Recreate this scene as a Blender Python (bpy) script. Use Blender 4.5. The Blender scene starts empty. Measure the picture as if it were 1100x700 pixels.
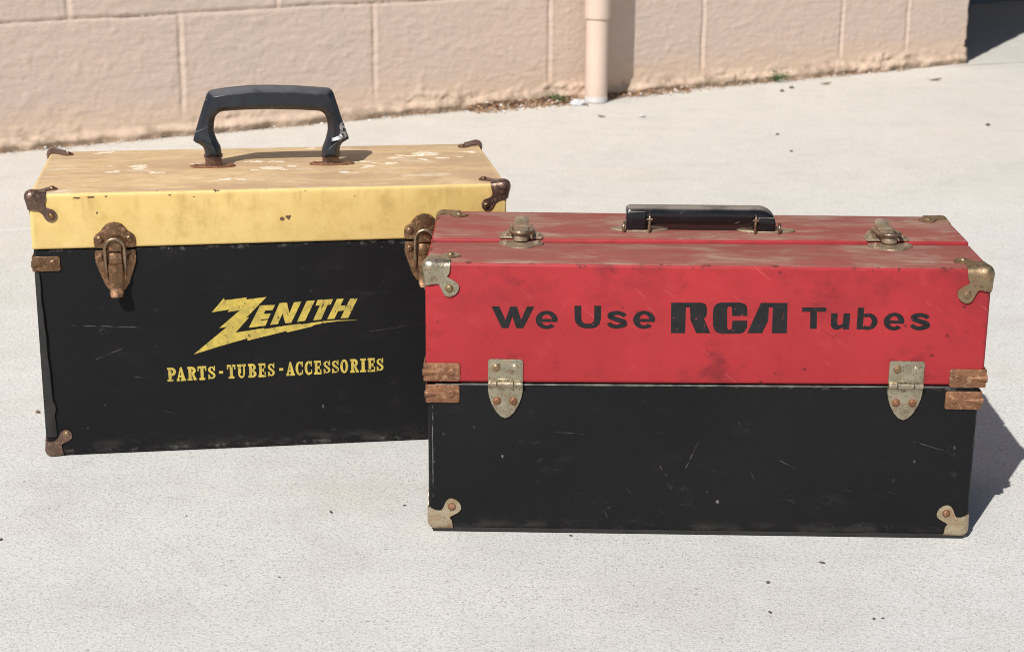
import bpy, bmesh, math, random
from mathutils import Vector, Matrix, noise as mnoise
random.seed(7)
C = bpy.context.scene
# ------------------------------------------------------------ camera
F, PIT, ROL, CAMH = 1902.4, .2862, .0081, .6025
cam = bpy.data.cameras.new('camera')
camo = bpy.data.objects.new('camera', cam)
C.collection.objects.link(camo)
cp, sp, cr, sr = math.cos(PIT), math.sin(PIT), math.cos(ROL), math.sin(ROL)
right0 = Vector((1, 0, 0)); down0 = Vector((0, -sp, -cp)); fwd = Vector((0, cp, -sp))
rightv = cr * right0 - sr * down0
upv = -(sr * right0 + cr * down0)
m = Matrix((rightv, upv, -fwd)).transposed().to_4x4()
m.translation = (0, 0, CAMH)
camo.matrix_world = m
cam.sensor_width = 36
cam.lens = F / 1100 * 36
cam.clip_start = .05
cam.clip_end = 600
cam.dof.use_dof = True
cam.dof.focus_distance = 1.50
cam.dof.aperture_fstop = 19
C.camera = camo
# ------------------------------------------------------------ sky and sun
SUN_EL = math.radians(45.0)
hx, hy = -.454, -.891
world = bpy.data.worlds.new('World')
C.world = world
world.use_nodes = True
wn_ = world.node_tree
sky = wn_.nodes.new('ShaderNodeTexSky')
sky.sky_type = 'NISHITA'
sky.sun_disc = False
sky.sun_elevation = SUN_EL
sky.sun_rotation = math.atan2(hx, hy) % (2 * math.pi)
bg = wn_.nodes['Background']
bg.inputs['Strength'].default_value = .05
wn_.links.new(sky.outputs['Color'], bg.inputs['Color'])
sl = bpy.data.lights.new('sun', 'SUN')
sl.energy = 4.6
sl.angle = math.radians(.53)
sl.color = (1, .97, .925)
so = bpy.data.objects.new('sun', sl)
C.collection.objects.link(so)
ce = math.cos(SUN_EL)
so.rotation_euler = Vector((-hx * ce, -hy * ce, -math.sin(SUN_EL))).to_track_quat('-Z', 'Y').to_euler()
so.location = (-2, -4, 5)
C.view_settings.view_transform = 'Standard'
C.view_settings.look = 'None'
C.view_settings.exposure = 0.12
C.view_settings.gamma = 1
C.cycles.filter_width = .95

# ------------------------------------------------------------ node helper
class NT:
    def __init__(s, name):
        s.m = bpy.data.materials.new(name); s.m.use_nodes = True
        s.t = s.m.node_tree; s.b = s.t.nodes['Principled BSDF']
        s.tc = s.t.nodes.new('ShaderNodeTexCoord')
        s.co = s.tc.outputs['Object']
    def n(s, k, **kw):
        x = s.t.nodes.new(k)
        for a, b in kw.items(): setattr(x, a, b)
        return x
    def l(s, a, b): s.t.links.new(a, b)
    def setin(s, sock, v):
        if isinstance(v, bpy.types.NodeSocket): s.l(v, sock)
        else:
            if isinstance(v, (tuple, list)) and len(v) == 3 and sock.type == 'RGBA': v = (*v, 1)
            sock.default_value = v
    def map(s, scale=(1, 1, 1), loc=(0, 0, 0), rot=(0, 0, 0), co=None):
        x = s.n('ShaderNodeMapping')
        x.inputs['Scale'].default_value = scale; x.inputs['Location'].default_value = loc; x.inputs['Rotation'].default_value = rot
        s.l(co or s.co, x.inputs['Vector']); return x.outputs[0]
    def rs(s, rot, scale, loc=(0, 0, 0)):
        return s.map(scale, loc, co=s.map(rot=rot))
    def noise(s, scale, detail=4, rough=.55, co=None, dist=0):
        x = s.n('ShaderNodeTexNoise')
        x.inputs['Scale'].default_value = scale; x.inputs['Detail'].default_value = detail
        x.inputs['Roughness'].default_value = rough; x.inputs['Distortion'].default_value = dist
        s.l(co or s.co, x.inputs['Vector']); return x.outputs['Fac']
    def vor(s, scale, co=None, feature='F1', out='Distance', rnd=1):
        x = s.n('ShaderNodeTexVoronoi', feature=feature)
        x.inputs['Scale'].default_value = scale; x.inputs['Randomness'].default_value = rnd
        s.l(co or s.co, x.inputs['Vector']); return x.outputs[out]
    def ss(s, v, a, b, lo=0, hi=1):
        x = s.n('ShaderNodeMapRange', interpolation_type='SMOOTHSTEP')
        if a > b: a, b, lo, hi = b, a, hi, lo
        x.inputs['From Min'].default_value = a; x.inputs['From Max'].default_value = b
        x.inputs['To Min'].default_value = lo; x.inputs['To Max'].default_value = hi
        s.l(v, x.inputs['Value']); return x.outputs[0]
    def mix(s, f, a, b):
        x = s.n('ShaderNodeMix', data_type='RGBA')
        s.setin(x.inputs[0], f); s.setin(x.inputs[6], a); s.setin(x.inputs[7], b); return x.outputs[2]
    def math(s, op, a, b=0):
        x = s.n('ShaderNodeMath', operation=op)
        s.setin(x.inputs[0], a); s.setin(x.inputs[1], b); return x.outputs[0]
    def xyz(s, co=None):
        x = s.n('ShaderNodeSeparateXYZ'); s.l(co or s.co, x.inputs[0]); return x.outputs
    def bump(s, h, strength, dist, prev=None):
        x = s.n('ShaderNodeBump'); x.inputs['Strength'].default_value = strength; x.inputs['Distance'].default_value = dist
        s.l(h, x.inputs['Height'])
        if prev: s.l(prev, x.inputs['Normal'])
        return x.outputs[0]
    def done(s, col, rough=.5, metal=0, normal=None, spec=None):
        s.setin(s.b.inputs['Base Color'], col); s.setin(s.b.inputs['Roughness'], rough); s.setin(s.b.inputs['Metallic'], metal)
        if normal: s.l(normal, s.b.inputs['Normal'])
        if spec is not None: s.b.inputs['Specular IOR Level'].default_value = spec
        return s.m

def m_concrete():
    t = NT('concrete')
    big = t.noise(1.1, 5, .6); mid = t.noise(9, 6, .65); fine = t.noise(260, 3, .7); sand = t.noise(620, 2, .6)
    x = t.xyz()
    far = t.ss(t.math('ADD', t.math('SUBTRACT', x[1], t.math('MULTIPLY', x[0], .35)), t.math('MULTIPLY', t.noise(1.4, 4), 1.0)), 2.2, 3.5)
    c = t.mix(t.ss(big, .35, .65), (.63, .63, .605), (.57, .57, .545))
    c = t.mix(far, c, t.mix(t.ss(big, .35, .65), (.63, .60, .545), (.595, .57, .515)))
    c = t.mix(t.math('MULTIPLY', t.ss(mid, .45, .75), .5), c, (.50, .48, .435))
    m2 = t.noise(28, 5, .7)
    c = t.mix(t.math('MULTIPLY', t.ss(m2, .5, .72), .35), c, (.48, .465, .43))
    c = t.mix(t.math('MULTIPLY', t.ss(m2, .5, .3), .35), c, (.70, .69, .665))
    c = t.mix(t.math('MULTIPLY', t.ss(mid, .28, .45, 1, 0), .35), c, (.66, .645, .615))
    c = t.mix(t.math('MULTIPLY', t.ss(fine, .48, .68), .6), c, (.36, .35, .325))
    c = t.mix(t.math('MULTIPLY', t.ss(sand, .54, .72), .7), c, (.80, .79, .77))
    c = t.mix(t.math('MULTIPLY', t.ss(sand, .44, .30), .75), c, (.25, .24, .23))
    # dark aggregate pits, sparse
    v = t.vor(330); r = t.vor(330, out='Color')
    keep = t.ss(t.xyz(r)[0], .82, .9)
    pit = t.math('MULTIPLY', t.ss(v, .42, .2, 0, 1), keep)
    patch = t.ss(t.noise(6, 3), .35, .65, .25, 1)
    pit = t.math('MULTIPLY', pit, patch)
    c = t.mix(t.math('MULTIPLY', pit, .6), c, (.17, .16, .15))
    v2 = t.vor(95); k2 = t.ss(t.xyz(t.vor(95, out='Color'))[1], .93, .96)
    pit2 = t.math('MULTIPLY', t.ss(v2, .2, .1, 0, 1), k2)
    c = t.mix(t.math('MULTIPLY', pit2, .5), c, (.14, .13, .12))
    # faint warm stains and pale trowel streaks
    st = t.noise(3.2, 5, .6, co=t.map((1, 1.7, 1), (3, 1, 0)))
    c = t.mix(t.math('MULTIPLY', t.ss(st, .56, .74), .22), c, (.60, .52, .40))
    sk = t.noise(5, 4, .6, co=t.map((.25, 5, 1), rot=(0, 0, .12)))
    c = t.mix(t.math('MULTIPLY', t.ss(sk, .58, .72), .15), c, (.70, .69, .66))
    def line(px, py, dx, dy, w):
        L = math.hypot(dx, dy); nx, ny = -dy / L, dx / L
        wob = t.math('MULTIPLY', t.math('SUBTRACT', t.noise(4, 3), .5), .02)
        d = t.math('ADD', t.math('MULTIPLY', t.math('SUBTRACT', x[0], px), nx), t.math('MULTIPLY', t.math('SUBTRACT', x[1], py), ny))
        return t.ss(t.math('ABSOLUTE', t.math('ADD', d, wob)), w, w * .35, 0, 1)
    j = line(1.086, 4.32, .172, .074, .011)
    right_only = t.ss(x[0], 1.04, 1.1)
    jm = t.math('MULTIPLY', t.math('MULTIPLY', j, right_only), t.ss(t.noise(16, 3), .3, .6, .3, 1))
    c = t.mix(t.math('MULTIPLY', jm, .55), c, (.16, .13, .10))
    j2 = line(-.747, 2.522, .9, .33, .009)
    c = t.mix(t.math('MULTIPLY', t.math('MULTIPLY', j2, t.ss(x[0], -.4, -.6)), .35), c, (.74, .73, .70))
    for (a, b, dx, dy) in [(-.30, 1.40, .15, -.19), (-.42, 1.45, .2, -.22)]:
        ln = t.math('MULTIPLY', line(a, b, dx, dy, .0022), t.ss(t.noise(30, 3), .42, .58))
        c = t.mix(t.math('MULTIPLY', ln, .2), c, (.40, .39, .36))
    n = t.bump(fine, .35, .0012)
    n = t.bump(sand, .3, .0007, n)
    n = t.bump(t.math('ADD', pit, pit2), -.6, .0012, n)
    return t.done(c, .9, 0, n, .25)

def m_wall():
    t = NT('painted_block')
    x = t.xyz()
    big = t.noise(2.5, 5, .6); st = t.noise(30, 4, .6, co=t.map((1, 1, 3.5)))
    c = t.mix(t.ss(big, .35, .65), (.61, .48, .40), (.58, .465, .395))
    c = t.mix(t.math('MULTIPLY', t.ss(st, .5, .7), .35), c, (.65, .51, .42))
    # ochre weathering and dirt in the lowest few centimetres
    low = t.math('ADD', x[2], t.math('MULTIPLY', t.math('SUBTRACT', t.noise(18, 5, .65), .5), .09))
    c = t.mix(t.ss(low, .085, .03, 0, .45), c, (.70, .50, .335))
    c = t.mix(t.math('MULTIPLY', t.ss(low, .03, .006, 0, .8), t.ss(t.noise(26, 4), .36, .56)), c, (.30, .225, .16))
    sp_ = t.ss(t.noise(70, 3), .70, .76)
    c = t.mix(t.math('MULTIPLY', sp_, .4), c, (.62, .41, .21))
    g = t.noise(110, 6, .68, co=t.map((1, 1, 2.4)))
    n = t.bump(g, .4, .003)
    n = t.bump(t.noise(380, 2), .25, .001, n)
    return t.done(c, .8, 0, n, .2)

def edge_mask(t, w, d, h, r):
    # distance to the nearest box edge: second smallest face distance
    x = t.xyz()
    def dist(v, a): return t.math('MINIMUM', v, t.math('SUBTRACT', a, v))
    a, b, c = dist(x[0], w), dist(x[1], d), dist(x[2], h)
    mx = t.math('MAXIMUM', t.math('MINIMUM', a, b), t.math('MINIMUM', t.math('MAXIMUM', a, b), c))
    return mx

def m_red(dim, top_strength=1.0):
    t = NT('red_painted_cover')
    w, d, h = dim
    big = t.noise(7, 5, .6); mid = t.noise(38, 5, .62)
    c = t.mix(t.ss(big, .32, .68), (.385, .031, .036), (.325, .026, .031))
    c = t.mix(t.math('MULTIPLY', t.ss(mid, .52, .76), .5), c, (.225, .024, .030))
    c = t.mix(t.math('MULTIPLY', t.ss(mid, .44, .28), .35), c, (.46, .048, .050))
    # black smudges and rubbed marks
    sm = t.noise(22, 4, .6, co=t.map((1, 1, 1.3), (4.1, 0, 2)))
    c = t.mix(t.math('MULTIPLY', t.ss(sm, .55, .72), .65), c, (.12, .018, .022))
    up_ = t.math('MULTIPLY', t.ss(t.xyz()[2], h - .075, h - .01), t.ss(t.noise(14, 5, .65, co=t.map((1, 1, 1.5), (8, 0, 3))), .42, .66))
    c = t.mix(t.math('MULTIPLY', up_, .5), c, (.17, .022, .026))
    dots = t.math('MULTIPLY', t.ss(t.vor(85), .17, .08, 0, 1), t.ss(t.xyz(t.vor(85, out='Color'))[0], .86, .9))
    c = t.mix(t.math('MULTIPLY', dots, .75), c, (.10, .018, .02))
    # fine scratches, pale and dark, two directions
    for k, (rot, sc, col, th, am) in enumerate([((0, .9, 0), (420, 1, 22), (.58, .15, .14), .67, .28), ((0, .1, 0), (9, 1, 330), (.30, .025, .03), .68, .5), ((0, -.7, 0), (26, 1, 380), (.58, .14, .13), .67, .28)]):
        s_ = t.noise(1, 2, .5, co=t.rs(rot, sc, (k * 3.3, 0, k)))
        br = t.ss(t.noise(13, 3, co=t.map((1, 1, 1), (k * 7, 0, 0))), .5, .6)
        c = t.mix(t.math('MULTIPLY', t.math('MULTIPLY', t.ss(s_, th, th + .06), br), am), c, col)
    # grey brown dust lying on the upward faces, streaked along the case
    gn = t.n('ShaderNodeNewGeometry'); nz = t.xyz(gn.outputs['Normal'])[2]
    du = t.noise(15, 6, .68, co=t.map((1, 2.0, 1), (1, 2, 0), (0, 0, .15)), dist=.6)
    dust = t.math('MULTIPLY', t.ss(nz, .75, .95), t.ss(du, .28, .60, .68, .98))
    dc = t.mix(t.ss(t.noise(19, 5, .65, co=t.map((.8, 2.0, 1), (5, 0, 0)), dist=.5), .44, .72), (.265, .092, .074), (.33, .23, .175))
    c = t.mix(t.math('MULTIPLY', dust, top_strength), c, dc)
    # dark worn fabric on corners and edges
    e = edge_mask(t, w, d, h, 0)
    wear = t.math('MULTIPLY', t.ss(e, .0050, .0022, 0, 1), t.ss(t.noise(75, 4, .65), .54, .62))
    c = t.mix(t.math('MULTIPLY', wear, .85), c, (.07, .025, .02))
    n = t.bump(t.noise(650, 3, .6), .2, .0005)
    n = t.bump(mid, .15, .0012, n)
    return t.done(c, t.ss(nz, .6, .95, .5, .8), 0, n, .2)

def m_black(dim, seed=0, rubs=(), lines=()):
    t = NT('black_leathercloth')
    w, d, h = dim
    big = t.noise(6, 5, .6, co=t.map(loc=(seed, 0, 0)))
    c = t.mix(t.ss(big, .3, .7), (.0080, .0080, .0092), (.0115, .0112, .0116))
    dust = t.noise(24, 5, .7, co=t.map((1, 1, 1.6), (seed, 3, 0)))
    c = t.mix(t.math('MULTIPLY', t.ss(dust, .55, .8), .35), c, (.035, .033, .031))
    for k, (rot, sc, th, am) in enumerate([((0, .5, 0), (420, 1, 30), .68, .28), ((0, -.25, 0), (24, 1, 420), .68, .25), ((0, -1.0, 0), (400, 1, 30), .69, .28)]):
        s_ = t.noise(1, 2, .5, co=t.rs(rot, sc, (k * 3.3 + seed, 0, k)))
        br = t.ss(t.noise(11, 3, co=t.map(loc=(k * 7 + seed, 0, 0))), .55, .68)
        c = t.mix(t.math('MULTIPLY', t.math('MULTIPLY', t.ss(s_, th, th + .06), br), am), c, (.17, .165, .155))
    # pale nicks, clustered
    wob = t.noise(300, 2)
    v = t.math('ADD', t.vor(120, co=t.map((1, 1, .7), (seed, 0, 0))), t.math('MULTIPLY', t.math('SUBTRACT', wob, .5), .45))
    k2 = t.ss(t.xyz(t.vor(120, co=t.map((1, 1, .7), (seed, 0, 0)), out='Color'))[0], .70, .9)
    cl = t.ss(t.noise(9, 4, .6, co=t.map(loc=(seed + 5, 0, 0))), .50, .70)
    nick = t.math('MULTIPLY', t.math('MULTIPLY', t.ss(v, .15, .05, 0, 1), k2), cl)
    c = t.mix(t.math('MULTIPLY', nick, .8), c, (.33, .32, .30))
    sm = t.noise(9, 4, .6, co=t.map((1, 1, 5), (seed + 2, 0, 1), (0, .05, 0)))
    c = t.mix(t.math('MULTIPLY', t.ss(sm, .66, .78), .3), c, (.04, .039, .037))
    x = t.xyz()
    rn = t.math('ADD', t.math('MULTIPLY', t.noise(85, 6, .75, co=t.map((1, 1, 1.5), (seed, 1, 0))), .6), t.math('MULTIPLY', t.noise(420, 3, .7), .4))
    for (px, pz, rx, rz, am) in rubs:
        u = t.math('DIVIDE', t.math('SUBTRACT', x[0], px), rx); v_ = t.math('DIVIDE', t.math('SUBTRACT', x[2], pz), rz)
        rr = t.math('ADD', t.math('MULTIPLY', u, u), t.math('MULTIPLY', v_, v_))
        c = t.mix(t.math('MULTIPLY', t.math('MULTIPLY', t.ss(rr, 1.0, .2, 0, 1), t.ss(rn, .52, .68)), am), c, (.075, .072, .069))
    for (x0, z0, x1, z1, wd_, am) in lines:
        L_ = math.hypot(x1 - x0, z1 - z0); dx, dz = (x1 - x0) / L_, (z1 - z0) / L_
        a_ = t.math('SUBTRACT', x[0], x0); b_ = t.math('SUBTRACT', x[2], z0)
        al = t.math('ADD', t.math('MULTIPLY', a_, dx), t.math('MULTIPLY', b_, dz))
        ac = t.math('ABSOLUTE', t.math('ADD', t.math('SUBTRACT', t.math('MULTIPLY', a_, dz), t.math('MULTIPLY', b_, dx)), t.math('MULTIPLY', t.math('SUBTRACT', t.noise(40, 2), .5), .002)))
        k_ = t.math('MULTIPLY', t.math('MULTIPLY', t.ss(al, 0, .003), t.ss(al, L_, L_ - .003, 0, 1)), t.ss(ac, wd_, wd_ * .4, 0, 1))
        c = t.mix(t.math('MULTIPLY', t.math('MULTIPLY', k_, t.ss(t.noise(120, 3), .35, .6)), am), c, (.15, .145, .135))
    foot = t.math('MULTIPLY', t.ss(x[2], .016, .004, 0, 1), t.ss(t.noise(35, 4, .65, co=t.map((1, 1, 2), (seed, 0, 0))), .42, .7))
    c = t.mix(t.math('MULTIPLY', foot, .5), c, (.060, .055, .050))
    e = edge_mask(t, w, d, h, 0)
    wear = t.math('MULTIPLY', t.ss(e, .0048, .002, 0, 1), t.ss(t.noise(70, 4, .7), .52, .64))
    c = t.mix(t.math('MULTIPLY', wear, .7), c, (.10, .095, .085))
    n = t.bump(t.vor(620), .35, .0006)
    n = t.bump(t.noise(15, 3), .12, .004, n)
    return t.done(c, t.ss(dust, .4, .8, .5, .75), 0, n, .14)

def m_yellow(dim):
    t = NT('yellow_painted_cover')
    w, d, h = dim
    x = t.xyz()
    big = t.noise(8, 5, .6); mid = t.noise(45, 5, .65)
    c = t.mix(t.ss(big, .35, .65), (.69, .50, .19), (.62, .435, .15))
    c = t.mix(t.math('MULTIPLY', t.ss(mid, .45, .72), .5), c, (.48, .31, .09))
    c = t.mix(t.math('MULTIPLY', t.ss(mid, .45, .28), .4), c, (.76, .58, .27))
    c = t.mix(t.math('MULTIPLY', t.ss(t.noise(28, 5, .68, co=t.map((1, 1, .7), (3, 0, 1))), .54, .74), .55), c, (.40, .255, .085))
    # grime band just under the top edge and vertical runs
    run = t.noise(60, 3, .6, co=t.map((1, 1, .12)))
    band = t.math('MULTIPLY', t.ss(x[2], h - .03, h - .004), t.ss(run, .5, .72))
    c = t.mix(t.math('MULTIPLY', band, .55), c, (.40, .235, .075))
    dots = t.math('MULTIPLY', t.ss(t.vor(90), .16, .08, 0, 1), t.ss(t.xyz(t.vor(90, out='Color'))[0], .955, .97))
    c = t.mix(t.math('MULTIPLY', dots, .7), c, (.12, .07, .03))
    gn = t.n('ShaderNodeNewGeometry'); nz = t.xyz(gn.outputs['Normal'])[2]
    tn = t.noise(11, 7, .7, co=t.map((.7, 1.7, 1)), dist=.7)
    tc = t.mix(t.ss(tn, .40, .60), (.65, .465, .255), (.50, .34, .20))
    tc = t.mix(t.math('MULTIPLY', t.ss(t.noise(24, 5, .65, co=t.map((.6, 1.6, 1), (2, 4, 0))), .52, .72), .45), tc, (.42, .27, .14))
    sg = t.noise(120, 4, .7, co=t.map((.6, 1.4, 1)))
    tc = t.mix(t.math('MULTIPLY', t.ss(sg, .48, .68), .5), tc, (.42, .27, .14))
    tc = t.mix(t.math('MULTIPLY', t.ss(t.noise(34, 6, .75, co=t.map((.5, 1.5, 1), (7, 1, 0))), .56, .66), .6), tc, (.74, .62, .47))
    c = t.mix(t.ss(nz, .75, .95), c, tc)
    e = edge_mask(t, w, d, h, 0)
    ed = t.ss(e, .005, .002, 0, 1)
    c = t.mix(t.math('MULTIPLY', ed, .35), c, (.82, .63, .26))
    wear = t.math('MULTIPLY', ed, t.ss(t.noise(85, 3, .6, co=t.map(loc=(.06, 0, 0))), .67, .72))
    c = t.mix(wear, c, (.09, .045, .02))
    n = t.bump(t.noise(600, 3, .6), .2, .0005)
    n = t.bump(mid, .15, .001, n)
    return t.done(c, .55, 0, n, .35)

def m_metal(name, base, alt, rust, amount, metal=.55, rough=.42):
    metal = min(1, metal + .15)
    t = NT(name)
    a = t.noise(90, 5, .65); b = t.noise(230, 4, .7)
    c = t.mix(t.ss(a, .35, .65), base, alt)
    r = t.ss(a, .75 - amount * .5, .85 - amount * .45)
    r2 = t.math('MULTIPLY', t.ss(b, .53, .62), min(1, amount + .3))
    rr = t.math('MAXIMUM', r, r2)
    c = t.mix(rr, c, rust)
    pits = t.math('MULTIPLY', t.ss(t.vor(480), .36, .18, 0, 1), t.ss(t.xyz(t.vor(480, out='Color'))[0], .62, .75))
    c = t.mix(t.math('MULTIPLY', pits, .7), c, (.05, .035, .025))
    n = t.bump(b, .35, .0007)
    n = t.bump(a, .35, .0016, n)
    n = t.bump(pits, -.4, .0005, n)
    return t.done(c, t.math('ADD', t.math('MULTIPLY', rr, .3), rough), t.math('MULTIPLY', t.math('SUBTRACT', 1, t.math('MULTIPLY', rr, .8)), metal), n)

def m_paint_letter(name, base, alt, chip, amt=.7, rough=.5):
    t = NT(name)
    a = t.noise(120, 4, .6); b = t.noise(260, 3, .7, co=t.map((1, 1, .6)))
    c = t.mix(t.ss(a, .35, .65), base, alt)
    c = t.mix(t.ss(b, amt, amt + .05), c, chip)
    return t.done(c, rough, 0, t.bump(t.noise(650, 3), .2, .0004), .25)

def m_simple(name, a, b, scale=20, rough=.6, metal=0, bumpd=.0005, spec=None):
    t = NT(name)
    f = t.noise(scale, 5, .6)
    return t.done(t.mix(t.ss(f, .35, .65), a, b), rough, metal, t.bump(t.noise(scale * 8, 3), .25, bumpd), spec)

def m_handle(name, base, dust, rough, scuff=None):
    t = NT(name)
    gn = t.n('ShaderNodeNewGeometry'); nz = t.xyz(gn.outputs['Normal'])[2]
    a = t.noise(40, 5, .65)
    c = t.mix(t.ss(a, .4, .7), base, tuple(v * 1.6 for v in base))
    dd = t.math('MULTIPLY', t.ss(nz, .5, .9), t.ss(a, .25, .6, .35, 1))
    c = t.mix(t.math('MULTIPLY', dd, .85), c, dust)
    sc = t.ss(t.noise(1, 2, .5, co=t.rs((0, .4, 0), (40, 60, 420))), .70, .75)
    c = t.mix(t.math('MULTIPLY', sc, .5), c, (.30, .29, .27))
    if scuff:
        x = t.xyz()
        u = t.math('DIVIDE', t.math('SUBTRACT', x[0], scuff[0]), scuff[2]); v_ = t.math('DIVIDE', t.math('SUBTRACT', x[2], scuff[1]), scuff[3])
        rr = t.math('ADD', t.math('MULTIPLY', u, u), t.math('MULTIPLY', v_, v_))
        c = t.mix(t.math('MULTIPLY', t.ss(rr, 1.0, .5, 0, 1), t.ss(t.noise(260, 4, .7), .46, .54)), c, (.50, .49, .48))
    return t.done(c, t.math('ADD', t.math('MULTIPLY', dd, .35), t.ss(a, .3, .7, rough, rough + .14)), 0, t.bump(t.noise(300, 3), .12, .0005), .5)

# ------------------------------------------------------------ mesh helpers (millimetres in, metres out)
MM = .001
def obj(name, bm, mat, parent=None, smooth=None, label=None):
    bmesh.ops.recalc_face_normals(bm, faces=bm.faces)
    me = bpy.data.meshes.new(name)
    bm.to_mesh(me); bm.free()
    me.materials.append(mat)
    o = bpy.data.objects.new(name, me)
    C.collection.objects.link(o)
    if parent: o.parent = parent
    if smooth is not None:
        for p in me.polygons: p.use_smooth = True
        try: me.set_sharp_from_angle(angle=math.radians(smooth))
        except Exception: pass
    if label: o['label'] = label
    return o
def empty(name, loc, rz=0):
    o = bpy.data.objects.new(name, None); C.collection.objects.link(o)
    o.empty_display_size = .1
    o.location = loc; o.rotation_euler = (0, 0, rz)
    return o
def tag(o, label=None, cat=None, group=None, kind=None):
    for k, v in (('label', label), ('category', cat), ('group', group), ('kind', kind)):
        if v: o[k] = v
    return o
def xf(verts, M):
    for v in verts: v.co = M @ v.co
def offset_poly(pts, d):
    """inset a closed polygon by d (positive = inwards), mitre limited"""
    n = len(pts)
    area = sum(pts[i][0] * pts[(i + 1) % n][1] - pts[(i + 1) % n][0] * pts[i][1] for i in range(n))
    s = 1 if area > 0 else -1
    out = []
    for i in range(n):
        p0, p1, p2 = Vector(pts[i - 1]), Vector(pts[i]), Vector(pts[(i + 1) % n])
        e1 = (p1 - p0); e2 = (p2 - p1)
        if e1.length < 1e-9 or e2.length < 1e-9: out.append(tuple(p1)); continue
        e1.normalize(); e2.normalize()
        n1 = Vector((-e1.y, e1.x)) * s; n2 = Vector((-e2.y, e2.x)) * s
        b = n1 + n2
        if b.length < 1e-6: b = n1
        b.normalize()
        k = min(1.6, 1 / max(.3, b.dot(n1)))
        q = p1 + b * d * k
        out.append((q.x, q.y))
    return out
def add_layers(bm, pts, layers, cap0=True, cap1=True):
    """stack of outlines (x,z) at given (y, inset): a plate or bar with shaped rims, y is depth"""
    rings = []
    for (y, ins) in layers:
        q = offset_poly(pts, ins) if ins else pts
        rings.append([bm.verts.new((a, y, b)) for a, b in q])
    n = len(pts)
    for r0, r1 in zip(rings, rings[1:]):
        for i in range(n):
            bm.faces.new((r0[i], r0[(i + 1) % n], r1[(i + 1) % n], r1[i]))
    if cap0: bm.faces.new(rings[0])
    if cap1: bm.faces.new(rings[-1])
    return [v for r in rings for v in r]
def plate(bm, pts, th, rim=.5, y0=0.2):
    """plate lying on the y=0 plane, outwards = -y"""
    return add_layers(bm, pts, [(y0, 0), (-th + rim, 0), (-th + rim * .3, rim * .35), (-th, rim)])
def box(bm, x0, x1, y0, y1, z0, z1, r=0, seg=3):
    b = bmesh.new()
    bmesh.ops.create_cube(b, size=1)
    for v in b.verts:
        v.co = Vector(((x0 + x1) / 2 + v.co.x * (x1 - x0), (y0 + y1) / 2 + v.co.y * (y1 - y0), (z0 + z1) / 2 + v.co.z * (z1 - z0)))
    if r: bmesh.ops.bevel(b, geom=b.edges[:] + b.verts[:], offset=r, segments=seg, profile=.5, affect='EDGES', clamp_overlap=True)
    return merge(bm, b)
def merge(bm, b):
    mp = {}
    for v in b.verts: mp[v] = bm.verts.new(v.co)
    for f in b.faces: bm.faces.new([mp[v] for v in f.verts])
    b.free()
    return list(mp.values())
def lathe(bm, prof, seg=20, M=None):
    """profile of (radius, height) along +Z"""
    rings = []
    vs = []
    for r, h in prof:
        if r < 1e-6: rg = [bm.verts.new((0, 0, h))]
        else: rg = [bm.verts.new((r * math.cos(2 * math.pi * i / seg), r * math.sin(2 * math.pi * i / seg), h)) for i in range(seg)]
        rings.append(rg); vs += rg
    for a, b in zip(rings, rings[1:]):
        for i in range(seg):
            j = (i + 1) % seg
            if len(a) == 1 and len(b) == 1: continue
            if len(a) == 1: bm.faces.new((a[0], b[i], b[j]))
            elif len(b) == 1: bm.faces.new((a[i], a[j], b[0]))
            else: bm.faces.new((a[i], a[j], b[j], b[i]))
    for rg in (rings[0], rings[-1]):
        if len(rg) > 1: bm.faces.new(rg)
    if M: xf(vs, M)
    return vs
def tube(bm, path, r, seg=10, closed=False):
    pts = [Vector(p) for p in path]
    rings = []; vs = []
    n = len(pts)
    up = None
    for i, p in enumerate(pts):
        a = pts[(i - 1) % n] if (closed or i > 0) else pts[i]
        b = pts[(i + 1) % n] if (closed or i < n - 1) else pts[i]
        t = (b - a).normalized()
        if up is None:
            up = t.orthogonal().normalized()
        up = (up - t * up.dot(t))
        up = up.normalized() if up.length > 1e-6 else t.orthogonal().normalized()
        s = t.cross(up)
        rr = r[i] if isinstance(r, (list, tuple)) else r
        rg = [bm.verts.new(p + (up * math.cos(2 * math.pi * k / seg) + s * math.sin(2 * math.pi * k / seg)) * rr) for k in range(seg)]
        rings.append(rg); vs += rg
    prs = list(zip(rings, rings[1:])) + ([(rings[-1], rings[0])] if closed else [])
    for a, b in prs:
        for k in range(seg):
            bm.faces.new((a[k], a[(k + 1) % seg], b[(k + 1) % seg], b[k]))
    if not closed:
        bm.faces.new(rings[0]); bm.faces.new(rings[-1])
    return vs
def rrect(x0, x1, z0, z1, r, n=4):
    out = []
    for cx, cz, a0 in ((x1 - r, z1 - r, 0), (x0 + r, z1 - r, 90), (x0 + r, z0 + r, 180), (x1 - r, z0 + r, 270)):
        for k in range(n + 1):
            a = math.radians(a0 + 90 * k / n)
            out.append((cx + r * math.cos(a), cz + r * math.sin(a)))
    return out
def ellipse(cx, cz, rx, rz, n=28):
    return [(cx + rx * math.cos(2 * math.pi * i / n), cz + rz * math.sin(2 * math.pi * i / n)) for i in range(n)]
def smooth_poly(pts, it=2):
    for _ in range(it):
        q = []
        n = len(pts)
        for i in range(n):
            a, b = pts[i], pts[(i + 1) % n]
            q += [(a[0] * .75 + b[0] * .25, a[1] * .75 + b[1] * .25), (a[0] * .25 + b[0] * .75, a[1] * .25 + b[1] * .75)]
        pts = q
    return pts
SC = Matrix.Scale(MM, 4)
FRONT = Matrix.Identity(4)                                      # x right, z up, outwards -y
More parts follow.
